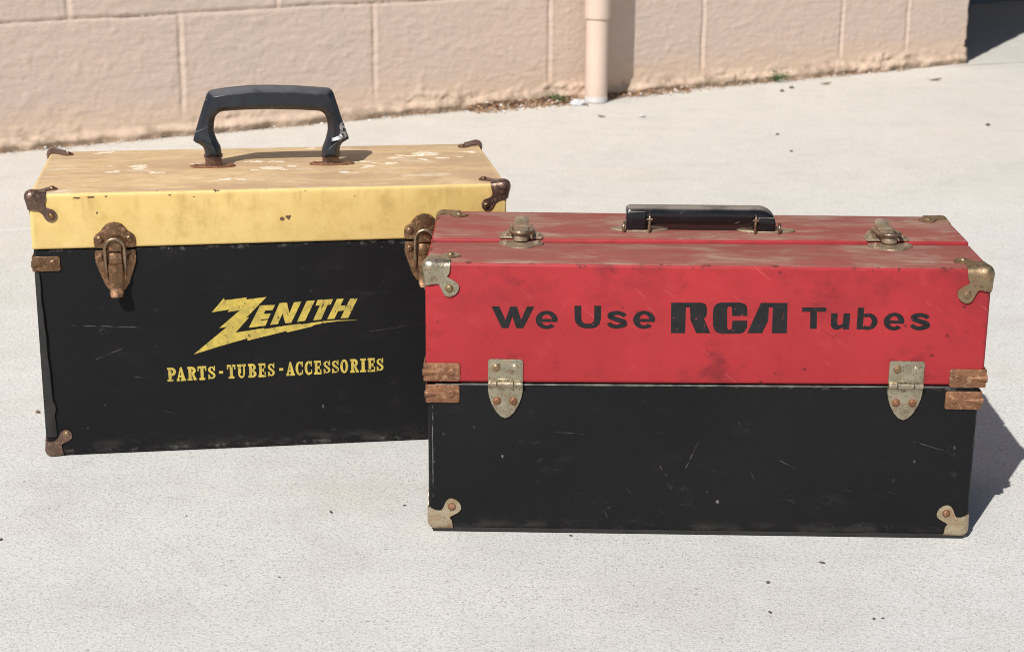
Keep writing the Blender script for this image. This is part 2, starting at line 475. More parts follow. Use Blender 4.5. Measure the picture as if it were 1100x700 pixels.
TOPM = Matrix(((-1, 0, 0, 0), (0, 0, -1, 0), (0, -1, 0, 0), (0, 0, 0, 1)))   # latch 'up' points to the front, outwards = up
def rivet_bm(x, z, r, h, M=FRONT, y=0, washer=True):
    bm = bmesh.new()
    prof = [(r * 1.25, -.4), (r * 1.25, .15), (r * 1.1, .35), (r * .98, .35), (r * .92, h * .62), (r * .66, h * .93), (r * .35, h), (r * .3, h * .8), (0, h * .78)]
    R = Matrix.Rotation(math.radians(90), 4, 'X')               # +Z -> -Y
    lathe(bm, prof, 18, Matrix.Translation((x, y, z)) @ R)
    xf(bm.verts, SC @ M)
    return bm

# ------------------------------------------------------------ corner cap
CAP_A = [(21, 0), (20.6, 6), (20, 9), (18.6, 12), (24.5, 15.5), (28.2, 19.5), (26.8, 25), (22.5, 28.4), (18.4, 28.8), (15.3, 26.2), (13, 20.9), (11, 18), (6.9, 18.2), (2.6, 19.4), (0, 20)]
CAP_B = [(15.5, 0), (15, 4), (14.2, 8), (14.6, 11.2), (17.6, 13.8), (21.4, 14.8), (24.2, 18.2), (23.8, 22.6), (20.4, 25.6), (16, 25), (13.6, 22.6), (11.4, 18.2), (7.8, 15.2), (4, 14.2), (0, 14.6)]
def corner_cap(corner, sgn, outline, r, off, bulge, faces=('xy', 'xz', 'yz'), lift=0):
    """pressed metal corner: three lobed faces wrapped over a rounded box corner. sgn = inward signs"""
    def dens(p):
        out = []
        for a, b in zip(p, p[1:]):
            k = max(1, int(math.hypot(b[0] - a[0], b[1] - a[1]) / 1.5))
            out += [(a[0] + (b[0] - a[0]) * i / k, a[1] + (b[1] - a[1]) * i / k) for i in range(k)]
        return out + [p[-1]]
    outline = catmull(outline, 3)
    L = outline[0][0]; H = outline[-1][1]
    lobe = dens(outline)
    e = 12
    edge1 = [(0, H * (1 - i / e)) for i in range(1, e)] + [(0, 0)]
    edge2 = [(L * i / e, 0) for i in range(1, e)]
    ring = lobe + edge1 + edge2
    cx, cz = 9, 9
    bm = bmesh.new()
    def wrap(p):
        inn = Vector([max(c, r) for c in p])
        d = inn - Vector(p)
        if d.length < 1e-9: return Vector(p)
        d.normalize()
        rho = Vector(p).length
        o = off + bulge * math.exp(-(rho / 11.0) ** 2)
        return inn - d * (r + o)
    # the three faces must agree along shared edges: use L on every axis
    for fk in faces:
        levels = [1, .96, .85, .7, .55, .4, .27, .15]
        rg = []
        for lv in levels:
            row = []
            for (u, v) in ring:
                a = cx + (u - cx) * lv; b = cz + (v - cz) * lv
                if fk == 'xz': p = (a, 0, b)
                elif fk == 'xy': p = (b, a, 0) if False else (a, b, 0)
                else: p = (0, a, b)
                row.append(bm.verts.new(wrap(p)))
            rg.append(row)
        n = len(ring)
        for r0, r1 in zip(rg, rg[1:]):
            for i in range(n): bm.faces.new((r0[i], r0[(i + 1) % n], r1[(i + 1) % n], r1[i]))
        bm.faces.new(rg[-1])
    bmesh.ops.remove_doubles(bm, verts=bm.verts, dist=.25)
    # rims turned down to the surface
    be = [ed for ed in bm.edges if ed.is_boundary]
    ex = bmesh.ops.extrude_edge_only(bm, edges=be)
    for v in [g for g in ex['geom'] if isinstance(g, bmesh.types.BMVert)]:
        p = v.co
        inn = Vector([max(c, r) for c in p]); d = inn - p
        if d.length > 1e-6: v.co = p + d.normalized() * min(d.length, off + .5)
    M = Matrix.Translation(corner) @ Matrix.Diagonal((*sgn, 1))
    xf(bm.verts, SC @ M)
    return bm
def add_corner(parent, corner, sgn, outline, mat, rmat, r=4, off=1.1, bulge=0, rv=(20.3, 21.8), rr=3.0):
    c = obj('corner_cap', corner_cap(Vector(corner), sgn, outline, r, off, bulge), mat, parent, 50)
    sx, sy, sz = sgn
    u, v = rv
    # rivet on the front or back face
    bm = bmesh.new()
    prof = [(rr * 1.2, -.6), (rr * 1.2, .2), (rr, .35), (rr * .9, 1.1), (rr * .6, 1.7), (rr * .3, 1.8), (0, 1.5)]
    R = Matrix.Rotation(math.radians(90 if sy > 0 else -90), 4, 'X')
    lathe(bm, prof, 18, Matrix.Translation((corner[0] + sx * u, corner[1] - sy * off, corner[2] + sz * v)) @ R)
    xf(bm.verts, SC)
    obj('rivet', bm, rmat, c, 40)
    # rivet on the top or bottom face
    bm = bmesh.new()
    R = Matrix.Rotation(math.pi if sz > 0 else 0, 4, 'X')
    lathe(bm, prof, 18, Matrix.Translation((corner[0] + sx * u, corner[1] + sy * v, corner[2] - sz * off)) @ R)
    xf(bm.verts, SC)
    if sz < 0: obj('rivet', bm, rmat, c, 40)
    else: bm.free()
    return c

# ------------------------------------------------------------ edge clamp
def add_clamp(parent, x, z, side, y, mat, rmat, w=29, h=16):
    """rusty strap folded round a vertical edge; side=-1 left edge, +1 right edge"""
    bm = bmesh.new()
    s = -side
    pts = rrect(-1.6, w, -h / 2, h / 2, 2.2)
    plate(bm, pts, 1.3, .5)
    sv = box(bm, -1.7, -.2, -1.2, 20, -h / 2 + .2, h / 2 - .2, .4, 2)
    # tapered pressed ridge
    path = [(-2.4 + i * 1.6, -1.4, 0) for i in range(11)]
    rad = [3.2 - .26 * i for i in range(11)]
    t = tube(bm, path, rad, 12)
    for v in t: v.co.y = -1.0 + (v.co.y + 1.4) * .75
    M = Matrix.Translation((x, y, z)) @ Matrix.Diagonal((s, 1, 1, 1))
    xf(bm.verts, SC @ M)
    c = obj('edge_clamp', bm, mat, parent, 40)
    obj('rivet', rivet_bm(w - 7, .5, 3.1, 1.7, M, -1.1), rmat, c, 40)
    return c

# ------------------------------------------------------------ draw latch (x across, z along, outwards -y)
def add_latch(parent, M, mat, wire, rmat, lever_tip, cut=1.0, drop=0, ms=None):
    S_ = M @ Matrix.Translation((0, drop, 0))
    bm = bmesh.new()
    half = [(-17.4, 1.2), (-18.6, 2.6), (-19.4, 6), (-19.2, 10.5), (-17.8, 13.6), (-15, 15.8), (-12.4, 17.6), (-10.4, 20.6), (-7.6, 23.6), (-4, 25.4), (0, 26)]
    up = half + [(-a, b) for a, b in half[-2::-1]]
    plate(bm, up, 1.5, .9)
    xf(bm.verts, SC @ S_)
    base = obj('latch_strike', bm, mat, parent, 35)
    for sx in (-13.6, 13.6): obj('rivet', rivet_bm(sx, 9.6, 3.4, 1.9, S_, -1.4), rmat, base, 40)
    # hook inside the bail
    bm = bmesh.new()
    hk = [(-6.4, -1.4), (-6.4, 5.4), (-5.2, 8.2), (-2.6, 9.8), (0, 10.2), (2.6, 9.8), (5.2, 8.2), (6.4, 5.4), (6.4, -1.4)]
    add_layers(bm, hk, [(0, 0), (-5.0, 0), (-5.8, .5), (-6.1, 1.4)])
    xf(bm.verts, SC @ M)
    obj('hook', bm, rmat, base, 35)
    bm = bmesh.new()
    hl = [(-17.6, -.9), (-18.8, -2), (-19, -8), (-18.6, -13), (-16.4, -19), (-14, -26), (-11.6, -33), (-8, -38.6), (-4, -41.6), (0, -42.4)]
    lo = hl + [(-a, b) for a, b in hl[-2::-1]]
    plate(bm, lo, 1.5, .9)
    # raised side cheeks that carry the lever
    for sx in (-8.6, 8.6): box(bm, sx - 1.1, sx + 1.1, -7, 0, -27, -10, .6, 2)
    xf(bm.verts, SC @ M)
    body = obj('latch_plate', bm, mat, parent, 35)
    for sx in (-13.8, 13.8): obj('rivet', rivet_bm(sx, -7.6, 3.2, 1.8, M, -1.4), rmat, body, 40)
    # lever: a curved tongue with a turned up tip
    bm = bmesh.new()
    prof = [(-2.5, -5.6), (-7, -7.4), (-11, -7.8), (-13, -7.2), (-13.4, -8.8), (-18, -9.6), (-24, -9.4), (-30, -9.0), (-36, -9.2 - lever_tip * .3), (-40, -10.2 - lever_tip * .7), (-43.5, -11.2 - lever_tip)]
    prof = [(z if z > -14 else -14 + (z + 14) * cut, y) for z, y in prof]
    wid = [5.6, 5.9, 6.0, 6.0, 6.6, 6.7, 6.3, 5.9, 6.0, 6.4, 5.2]
    rows = []
    for (z, y), w in zip(prof, wid):
        rows.append([bm.verts.new(p) for p in ((-w, y + 2.0, z), (-w, y + .6, z), (-w + .9, y, z), (0, y - .5, z), (w - .9, y, z), (w, y + .6, z), (w, y + 2.0, z), (0, y + 1.9, z))])
    for a, b in zip(rows, rows[1:]):
        for k in range(8): bm.faces.new((a[k], a[(k + 1) % 8], b[(k + 1) % 8], b[k]))
    bm.faces.new(rows[0]); bm.faces.new(rows[-1])
    xf(bm.verts, SC @ M)
    lv = obj('lever', bm, mat, body, 40)
    bm = bmesh.new()
    a = [(-8.7, -4.8, -21)]
    for i in range(0, 13):
        t = math.pi * (1 - i / 12)
        a.append((9.0 * math.cos(t), -7.0 - .8 * math.sin(t), 1.8 + 9.6 * math.sin(t)))
    a.append((8.7, -4.8, -21))
    a.insert(1, (-9.0, -6.3, -8)); a.insert(-1, (9.0, -6.3, -8))
    tube(bm, a, 1.75, 10)
    xf(bm.verts, SC @ M)
    obj('bail_loop', bm, wire, body, 60)
    return base

# ------------------------------------------------------------ lettering
class Letters:
    def __init__(s): s.bm = bmesh.new(); s.k = 0
    def y(s): s.k += 1; return -.12 - .011 * (s.k % 12)
    def poly(s, pts): 
        y = s.y(); add_layers(s.bm, pts, [(.05, 0), (y, 0)])
    def strip(s, a, b):
        """ribbon between two point rows"""
        y = s.y()
        A = [s.bm.verts.new((p[0], y, p[1])) for p in a]; B = [s.bm.verts.new((p[0], y, p[1])) for p in b]
        A2 = [s.bm.verts.new((p[0], .05, p[1])) for p in a]; B2 = [s.bm.verts.new((p[0], .05, p[1])) for p in b]
        n = len(a)
        for i in range(n - 1):
            s.bm.faces.new((A[i], A[i + 1], B[i + 1], B[i]))
            s.bm.faces.new((A[i], A2[i], A2[i + 1], A[i + 1])); s.bm.faces.new((B[i], B[i + 1], B2[i + 1], B2[i]))
        s.bm.faces.new((A[0], B[0], B2[0], A2[0])); s.bm.faces.new((A[-1], A2[-1], B2[-1], B[-1]))
    def arc(s, cx, cz, ro, ri, a0, a1, n=20, clipx=None):
        P, Q = [], []
        for i in range(n + 1):
            t = math.radians(a0 + (a1 - a0) * i / n)
            P.append((cx + ro[0] * math.cos(t), cz + ro[1] * math.sin(t))); Q.append((cx + ri[0] * math.cos(t), cz + ri[1] * math.sin(t)))
        s.strip(P, Q)
    def ribbon(s, ctr, wid):
        P, Q = [], []
        n = len(ctr)
        for i in range(n):
            a = Vector(ctr[max(0, i - 1)]); b = Vector(ctr[min(n - 1, i + 1)])
            d = (b - a).normalized(); nn = Vector((-d.y, d.x)) * wid[i] / 2
            c = Vector(ctr[i]); P.append(tuple(c + nn)); Q.append(tuple(c - nn))
        s.strip(P, Q)
    def build(s, name, mat, parent, y=0):
        xf(s.bm.verts, SC @ Matrix.Translation((0, y, 0)))
        return obj(name, s.bm, mat, parent)
def catmull(P, n=8):
    P = [P[0]] + list(P) + [P[-1]]
    out = []
    for i in range(1, len(P) - 2):
        for k in range(n):
            t = k / n
            out.append(tuple(.5 * ((2 * P[i][j]) + (-P[i - 1][j] + P[i + 1][j]) * t + (2 * P[i - 1][j] - 5 * P[i][j] + 4 * P[i + 1][j] - P[i + 2][j]) * t * t + (-P[i - 1][j] + 3 * P[i][j] - 3 * P[i + 1][j] + P[i + 2][j]) * t ** 3) for j in range(len(P[0]))))
    out.append(tuple(P[-2]))
    return out
def ext_e(L, x0, z0, x1, z1):
    cx, cz = (x0 + x1) / 2, (z0 + z1) / 2; rx, rz = (x1 - x0) / 2, (z1 - z0) / 2
    ro, ri = (rx, rz), (rx - 5.0, rz - 3.0)
    L.arc(cx, cz, ro, ri, -4, 318, 36)
    bh = .06 * rz
    L.poly([(cx - rx + 3.5, cz - bh - 1.3), (cx + rx - .4, cz - bh - 1.3), (cx + rx - .2, cz - bh + 1.3), (cx - rx + 3.5, cz - bh + 1.3)])
def ext_s(L, x0, z0, x1, z1):
    w, h = x1 - x0, z1 - z0
    P = catmull([(.86, .70, 3.6), (.78, .80, 3.5), (.50, .885, 3.4), (.20, .80, 4.2), (.17, .67, 4.2), (.45, .53, 3.9), (.80, .40, 4.2), (.85, .25, 4.4), (.50, .115, 3.4), (.2, .19, 3.5), (.11, .32, 3.6)], 5)
    L.ribbon([(x0 + a * w, z0 + b * h) for a, b, _ in P], [c for _, _, c in P])

def serif_glyph(L, ch, x0, z0, w, h):
    def T(p): return [(x0 + a * w, z0 + b * h) for a, b in p]
    def R(a, b, c, d): L.poly(T([(a, b), (c, b), (c, d), (a, d)]))
    def A(cx, cz, ro, ri, a0, a1): L.arc(x0 + cx * w, z0 + cz * h, (ro[0] * w, ro[1] * h), (ri[0] * w, ri[1] * h), a0, a1, 16)
    s = .15
    if ch == 'P':
        R(.14, s, .48, 1 - s); R(0, 0, .66, s); R(0, 1 - s, .52, 1); A(.5, .70, (.5, .30), (.16, .14), -90, 90)
    elif ch == 'A':
        L.poly(T([(.08, s), (.24, s), (.46, .78), (.44, 1), (.40, 1)])); L.poly(T([(.40, 1), (.58, 1), (.92, s), (.56, s), (.42, .80)])); R(.24, .28, .66, .41); R(0, 0, .36, s); R(.46, 0, 1, s)
    elif ch == 'R':
        R(.12, s, .44, 1 - s); R(0, 0, .52, s); R(0, 1 - s, .5, 1); A(.46, .72, (.45, .28), (.14, .12), -90, 90); L.poly(T([(.46, .5), (.70, .5), (.90, s), (1, s), (1, 0), (.68, 0)]))
    elif ch == 'T':
        R(.33, s, .68, 1 - s); R(.17, 0, .84, s); R(0, 1 - s, 1, 1); R(0, .66, .14, 1 - s); R(.86, .66, 1, 1 - s)
    elif ch == 'S':
        P = catmull([(.84, .66, .22), (.76, .80, .2), (.48, .90, .18), (.20, .78, .3), (.24, .62, .32), (.52, .50, .34), (.80, .36, .34), (.80, .20, .3), (.5, .09, .18), (.22, .19, .2), (.13, .34, .22)], 4)
        L.ribbon(T([(a, b) for a, b, _ in P]), [c * w for _, _, c in P]); R(.82, .62, .96, .98); R(.03, .02, .17, .38)
    elif ch == 'U':
        R(.10, .35, .44, 1 - s); R(.68, .35, .88, 1 - s); R(0, 1 - s, .54, 1); R(.58, 1 - s, 1, 1); A(.49, .35, (.39, .35), (.19, .22), 180, 360)
    elif ch == 'B':
        R(.12, s, .46, 1 - s); R(0, 0, .55, s); R(0, 1 - s, .55, 1); A(.5, .75, (.42, .25), (.13, .11), -90, 90); A(.5, .26, (.49, .26), (.16, .12), -90, 90)
    elif ch == 'E':
        R(.12, s, .46, 1 - s); R(0, 0, .98, s); R(0, 1 - s, .94, 1); R(.46, .44, .70, .57); R(.82, s, .98, .36); R(.80, .66, .94, 1 - s); R(.64, .36, .76, .65)
    elif ch == 'C':
        A(.52, .5, (.52, .51), (.20, .36), 50, 310); R(.78, .62, .94, 1); R(.80, .08, .94, .36)
    elif ch == 'O':
        A(.5, .5, (.5, .51), (.18, .36), 0, 360)
    elif ch == 'I':
        R(.24, s, .76, 1 - s); R(0, 0, 1, s); R(0, 1 - s, 1, 1)
    elif ch == '-':
        R(0, .40, 1, .58)

# ------------------------------------------------------------ setting: ground and building
M_CONC = m_concrete()
bm = bmesh.new()
bmesh.ops.create_grid(bm, x_segments=2, y_segments=2, size=150)
ground = obj('ground', bm, M_CONC); tag(ground, kind='structure')

M_WALL = m_wall()
WY, WA = 3.6776, .5538
wd = Vector((math.cos(WA), math.sin(WA), 0)); wo = Vector((math.sin(WA), -math.cos(WA), 0)); w0 = Vector((0, WY, 0))
S1 = 1.300
bl = empty('building', w0 + wd * 1.3, 0)
tag(bl, 'beige painted concrete block building with a dark recessed opening at its right corner', 'building')
binv = Matrix.Translation(-(w0 + wd * 1.3))
def wp(s, z, o): return binv @ (w0 + wd * s + wo * o + Vector((0, 0, z)))
J1 = [-.728, -.325, .086, .489, .896, 1.101]                    # joints of the lowest course
def joint_depth(s, z):
    d = 0
    row = z - .228
    def g(v, w=.0028): return math.exp(-(v / w) ** 2)
    wob = .003 * mnoise.noise((s * 7, z * 9, 1.3))
    for k in range(0, 13):
        d = max(d, g(row - k * .203 + wob) * (.8 + .3 * mnoise.noise((s * 5, 0, 3))))
    course = int(math.floor((z - .228) / .203)) + 1
    if course % 2 == 0:
        js = [-.728 - .406 * i for i in range(1, 12)] + J1
    else:
        js = [-.935 - .406 * i for i in range(0, 12)] + [-.530, -.125, .285, .690, .998]
    for q in js:
        d = max(d, g(s - q + .002 * mnoise.noise((z * 14, q * 3, 7)), .0036) * (.75 + .5 * mnoise.noise((z * 20, q, 2))))
    return d
def wall_off(s, z):
    h = 0
    h += .0004 * mnoise.fractal((s * 11, z * 26, .3), .9, 2, 4) + .0004 * mnoise.noise((s * 48, z * 70, 4)) + .0006 * mnoise.noise((s * 110, z * 140, 2)) + .0030 * max(0, mnoise.noise((s * 34, z * 42, 8)) - .35)
    h += .0007 * mnoise.noise((s * 28, z * 170, 1.7))
    fade = max(0, min(1, (z - .03) / .03))
    d = joint_depth(s, z)
    h -= .0042 * d * fade
    # thin raised ridge of paint beside each joint
    h += .0008 * joint_depth(s - .008, z - .006) * fade
    # lumpy mortar bulging at the foot
    edge = .040 + .024 * mnoise.noise((s * 6, 3.3, 0)) + .016 * mnoise.noise((s * 23, 1.3, 0))
    k = max(0, min(1, (edge - z) / .016)); k = k * k * (3 - 2 * k)
    lump = .0022 + .0048 * mnoise.fractal((s * 38, z * 55, 5.1), .7, 2, 5)
    und = max(0, (.014 - z) / .014)
    h += k * lump * max(.15, min(1, .6 + 1.3 * mnoise.noise((s * 4.5, 7.7, 0)))) - und * .010 * (.5 + mnoise.noise((s * 15, 0, 9)))
    h += .007 * max(0, min(1, (.024 - z) / .012))
    return h
bm = bmesh.new()
ss_ = [-2.9 + i * .02 for i in range(89)]
while ss_[-1] < S1 - .0001: ss_.append(min(S1, ss_[-1] + .0036))
zs = [-.012]
while zs[-1] < .34: zs.append(zs[-1] + .0034)
while zs[-1] < 2.6: zs.append(zs[-1] + .04)
rows = []
for z in zs:
    row = []
    for s in ss_:
        c = 1.0
        jag = 0
        if s > S1 - .0005: jag = .006 * mnoise.fractal((z * 18, 2.2, 0), .8, 2, 4) - (.012 if abs(z - .05) < .009 else 0) + (.006 if z < .04 else 0)
        row.append(bm.verts.new(wp(s + jag, z, wall_off(s, z))))
    rows.append(row)
for a, b in zip(rows, rows[1:]):
    for i in range(len(ss_) - 1): bm.faces.new((a[i], a[i + 1], b[i + 1], b[i]))
# turn the free right edge back round the corner
back = [bm.verts.new(wp(S1 + .004 * mnoise.noise((z * 18, 4, 0)), z, -.06)) for z in zs]
for i in range(len(zs) - 1): bm.faces.new((rows[i][-1], back[i], back[i + 1], rows[i + 1][-1]))
o = obj('block_wall', bm, M_WALL, bl, 180)
def slab(name, s0, s1, o0, o1, z0, z1, mat, r=0):
    bm = bmesh.new()
    vs = box(bm, s0, s1, o0, o1, z0, z1, r)
    for v in bm.verts: v.co = wp(v.co.x, v.co.z, -v.co.y)
    return obj(name, bm, mat, bl)
M_DARK = m_simple('dark_recess_shade_paint', (.02, .011, .010), (.014, .009, .008), 6, .7)  # dark door colour, taken near black to put the recess shade into it
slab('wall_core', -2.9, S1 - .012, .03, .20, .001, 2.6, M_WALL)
slab('return_wall', S1 - .18, S1 - .012, .203, 1.05, .001, 2.6, m_simple('shade_darkened_side', (.06, .038, .03), (.05, .03, .025), 8, .8))  # side face colour darkened to deepen the shade in the recess
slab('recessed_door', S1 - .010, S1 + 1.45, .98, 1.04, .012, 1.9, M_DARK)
slab('unseen_soffit', S1 - .010, S1 + 1.45, .03, 1.06, 1.903, 1.95, M_DARK)  # ceiling out of view, added to keep the recess dark
slab('unseen_lintel', S1 - .010, S1 + 2.2, .02, 1.06, 1.953, 2.6, M_WALL)  # unseen, added over the opening to cut the sky light inside
slab('unseen_far_wall', S1 + 1.453, S1 + 2.2, .03, 1.06, .001, 1.95, M_DARK)  # side wall out of view, added and darkened to shade the recess

# ------------------------------------------------------------ drain pipe
M_PIPE = m_simple('beige_pipe_paint', (.67, .525, .435), (.63, .49, .405), 14, .6)
pp = w0 + wd * .175 + wo * .047
pipe = empty('drain_pipe', (pp.x, pp.y, 0))
tag(pipe, 'beige round drain pipe standing against the block wall', 'pipe')
bm = bmesh.new()
lathe(bm, [(.0205, .001), (.0232, .001), (.0236, .003), (.0236, .190), (.0215, .190)], 40)
obj('pipe_section', bm, M_PIPE, pipe, 40)
bm = bmesh.new()
lathe(bm, [(.0242, .176), (.0268, .176), (.0272, .178), (.0272, 2.45), (.022, 2.45)], 40)
obj('upper_pipe_section', bm, M_PIPE, pipe, 40)
bm = bmesh.new()
lathe(bm, [(.0237, .0015), (.0243, .0015), (.0243, .011), (.0240, .013), (.0237, .013)], 40)
obj('bare_base_ring', bm, m_simple('pale_grey_plastic', (.62, .60, .58), (.55, .53, .52), 30, .6), pipe, 40)

# ------------------------------------------------------------ common metals
SILVER = m_metal('worn_nickel', (.50, .45, .33), (.36, .31, .22), (.17, .10, .055), .42, .80, .36)
BRASSY = m_metal('tarnished_brass_plate', (.36, .26, .155), (.27, .19, .11), (.19, .10, .05), .40, .7, .42)
RUST = m_metal('rusty_steel', (.28, .13, .065), (.18, .08, .042), (.38, .23, .13), .30, .35, .55)
DARKBR = m_metal('dark_bronze', (.20, .125, .095), (.13, .08, .065), (.24, .14, .09), .25, .6, .34)
BROWNL = m_metal('brown_plated_steel', (.25, .145, .08), (.16, .09, .05), (.27, .13, .065), .34, .7, .36)
WIRE = m_metal('steel_wire', (.36, .27, .19), (.25, .17, .11), (.18, .10, .05), .30, .75, .34)
LAT = m_metal('dusty_latch_metal', (.42, .33, .23), (.30, .22, .15), (.20, .12, .07), .40, .5, .48)

# ------------------------------------------------------------ red and black case
W, D, H = 467.7, 182.7, 239.9
red = empty('carrying_case', (-.0722, 1.4145, .0012), -.0154)
red.scale = (.998, .998, .998)
tag(red, 'red and black carrying case lettered WE USE TUBES, standing in front on the concrete', 'case')
RDIM = (W * MM, D * MM, H * MM)
M_RED = m_red(RDIM); M_RBLK = m_black((W * MM, D * MM, .137), 0,
    [(.151, .022, .012, .014, .5), (.182, .010, .006, .008, .7), (.215, .045, .014, .008, .6), (.222, .032, .009, .012, .5), (.066, .012, .004, .004, .8), (.097, .066, .003, .003, .9), (.095, .048, .003, .002, .9), (.448, .055, .006, .035, .6), (.440, .081, .010, .006, .7), (.33, .03, .03, .015, .35), (.39, .009, .07, .006, .5), (.024, .088, .004, .004, .6), (.085, .083, .02, .003, .4)],
    [(.0056, .030, .0056, .116, .0006, .8), (.232, .086, .221, .060, .0004, .8), (.199, .064, .206, .053, .0006, .9), (.412, .088, .440, .080, .0004, .7), (.30, .07, .315, .062, .0004, .5), (.110, .092, .135, .0905, .0004, .5)])
seam = lambda x: 3.2 * (x / W)
SEAMZ = 134.6
bm = bmesh.new()
box(bm, 1.6, W - 1.8, 1.2, D - 1.2, 1.6, SEAMZ + 9, 6, 5)
for v in bm.verts: v.co.z = min(v.co.z, SEAMZ - .9)
bmesh.ops.remove_doubles(bm, verts=bm.verts, dist=.01)
for v in bm.verts:
    if v.co.z > 80: v.co.z += seam(v.co.x)
xf(bm.verts, SC); obj('case_body', bm, M_RBLK, red, 40)
bm = bmesh.new()
box(bm, 5, W - 5, 3.2, D - 5, -.9, 6.5, 1.0, 2); xf(bm.verts, SC)
obj('base_board', bm, m_simple('black_base', (.012, .012, .012), (.02, .019, .018), 30, .7), red, 40)
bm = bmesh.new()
box(bm, 8, W - 8, .4, 3.5, SEAMZ - 1.7, SEAMZ - .6, .3, 2)  # added strip: its pale tone stands for the worn body edge catching light
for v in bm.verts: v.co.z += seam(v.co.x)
xf(bm.verts, SC); obj('lit_edge_strip', bm, m_simple('worn_lit_grey_edge', (.17, .165, .155), (.05, .048, .045), 45, .55), red, 40)
# the lid opens in two halves: front half a little lower than the rear half
YS0, YS1 = 73.0, 85.0
def half_lid(name, front):
    bm = bmesh.new()
    if front: box(bm, 0, W, 0, 79.0, SEAMZ + .5, H - .3, 3.4, 4)
    else: box(bm, .4, W - .4, 80.2, D, SEAMZ + .5, H + 2.4, 3.4, 4)
    for v in bm.verts:
        if v.co.z < 180: v.co.z += seam(v.co.x)
        if 70 < v.co.y < 90: v.co.y += (v.co.x / W - .5) * 10 - .5
    xf(bm.verts, SC)
    return obj(name, bm, M_RED, red, 40)
half_lid('front_lid', True); half_lid('rear_lid', False)
# corner caps
add_corner(red, (0, 0, H - .3), (1, 1, -1), CAP_A, SILVER, BRASSY, 5.4, 1.6, 2.6)
add_corner(red, (W, 0, H - .3), (-1, 1, -1), CAP_A, BRASSY, BRASSY, 6.4, 2.0, 1.6)
add_corner(red, (.4, D, H + 2.4), (1, -1, -1), CAP_A, BRASSY, BRASSY, 5.4, 1.6, .6)
add_corner(red, (W - .4, D, H + 2.4), (-1, -1, -1), CAP_A, BRASSY, BRASSY, 5.4, 1.6, .6)
PALE = m_metal('pale_worn_plate', (.47, .39, .27), (.36, .28, .18), (.27, .145, .07), .38, .5, .46)
add_corner(red, (1.6, 1.2, 1.6), (1, 1, 1), CAP_A, PALE, RUST, 6.4, 1.1, .3)
add_corner(red, (W - 1.8, 1.2, 1.6), (-1, 1, 1), CAP_A, PALE, RUST, 6.4, 1.1, .3)
add_corner(red, (1.6, D - 1.2, 1.6), (1, -1, 1), CAP_A, PALE, RUST, 6.4, 1.1, .3)
add_corner(red, (W - 1.8, D - 1.2, 1.6), (-1, -1, 1), CAP_A, PALE, RUST, 6.4, 1.1, .3)
# rusty clamps at the seam
add_clamp(red, 0, 144.8, -1, 0, RUST, RUST)
add_clamp(red, 1.6, 125.3, -1, 1.2, RUST, RUST, 27)
add_clamp(red, W, 145.2, 1, 0, RUST, RUST)
add_clamp(red, W - 1.8, 125.2, 1, 1.2, RUST, RUST, 29)
# strap hinges
def add_hinge(cx, zk):
    bm = bmesh.new()
    plate(bm, rrect(-14.8, 14.8, .5, 21.6, 2.4), 1.5, .6)
    tg = [(-14.6, -1.5), (-14.8, -6), (-13.8, -12), (-11.6, -18.5), (-8, -25), (-4, -29.4), (0, -31), (4, -29.4), (8, -25), (11.6, -18.5), (13.8, -12), (14.8, -6), (14.6, -1.5)]
    b2 = bmesh.new()
    plate(b2, tg, 1.5, .6)
    xf(b2.verts, Matrix.Translation((0, .9, 0)))
    merge(bm, b2)
    for x0, x1, r in ((-14.6, -7.2, 2.7), (-6.8, 6.8, 2.9), (7.2, 14.6, 2.7)):
        t = tube(bm, [(x0, -1.8, -.2), (x0 + .4, -1.8, -.2), (x1 - .4, -1.8, -.2), (x1, -1.8, -.2)], [r * .85, r, r, r * .85], 16)
    box(bm, -6.4, 6.4, -2.3, -.5, 3.2, 4.6, .4, 2)
    M = Matrix.Translation((cx, 0, zk))
    xf(bm.verts, SC @ M)
    h = obj('hinge', bm, SILVER, red, 35)
    for x, z, y, mt in ((-7.8, 14.2, -1.4, BRASSY), (8, 14.2, -1.4, SILVER), (-7, -15.4, -.5, RUST), (6.8, -15.4, -.5, RUST)):
        obj('rivet', rivet_bm(x, z, 3.0, 1.7, M, y), mt, h, 40)
add_hinge(67.2, 135.4)
add_hinge(402.6, 138.2)
# top latches lying across the split
def top_latch(cx, cy, z, rz=0):
    M = Matrix.Translation((cx, cy, z)) @ Matrix.Rotation(rz, 4, 'Z') @ TOPM
    add_latch(red, M, LAT, WIRE, LAT, 1.5, .55, 2.6)
top_latch(78.5, 75.3, H + 2.4)
top_latch(396.5, 82.0, H + 2.4, .05)
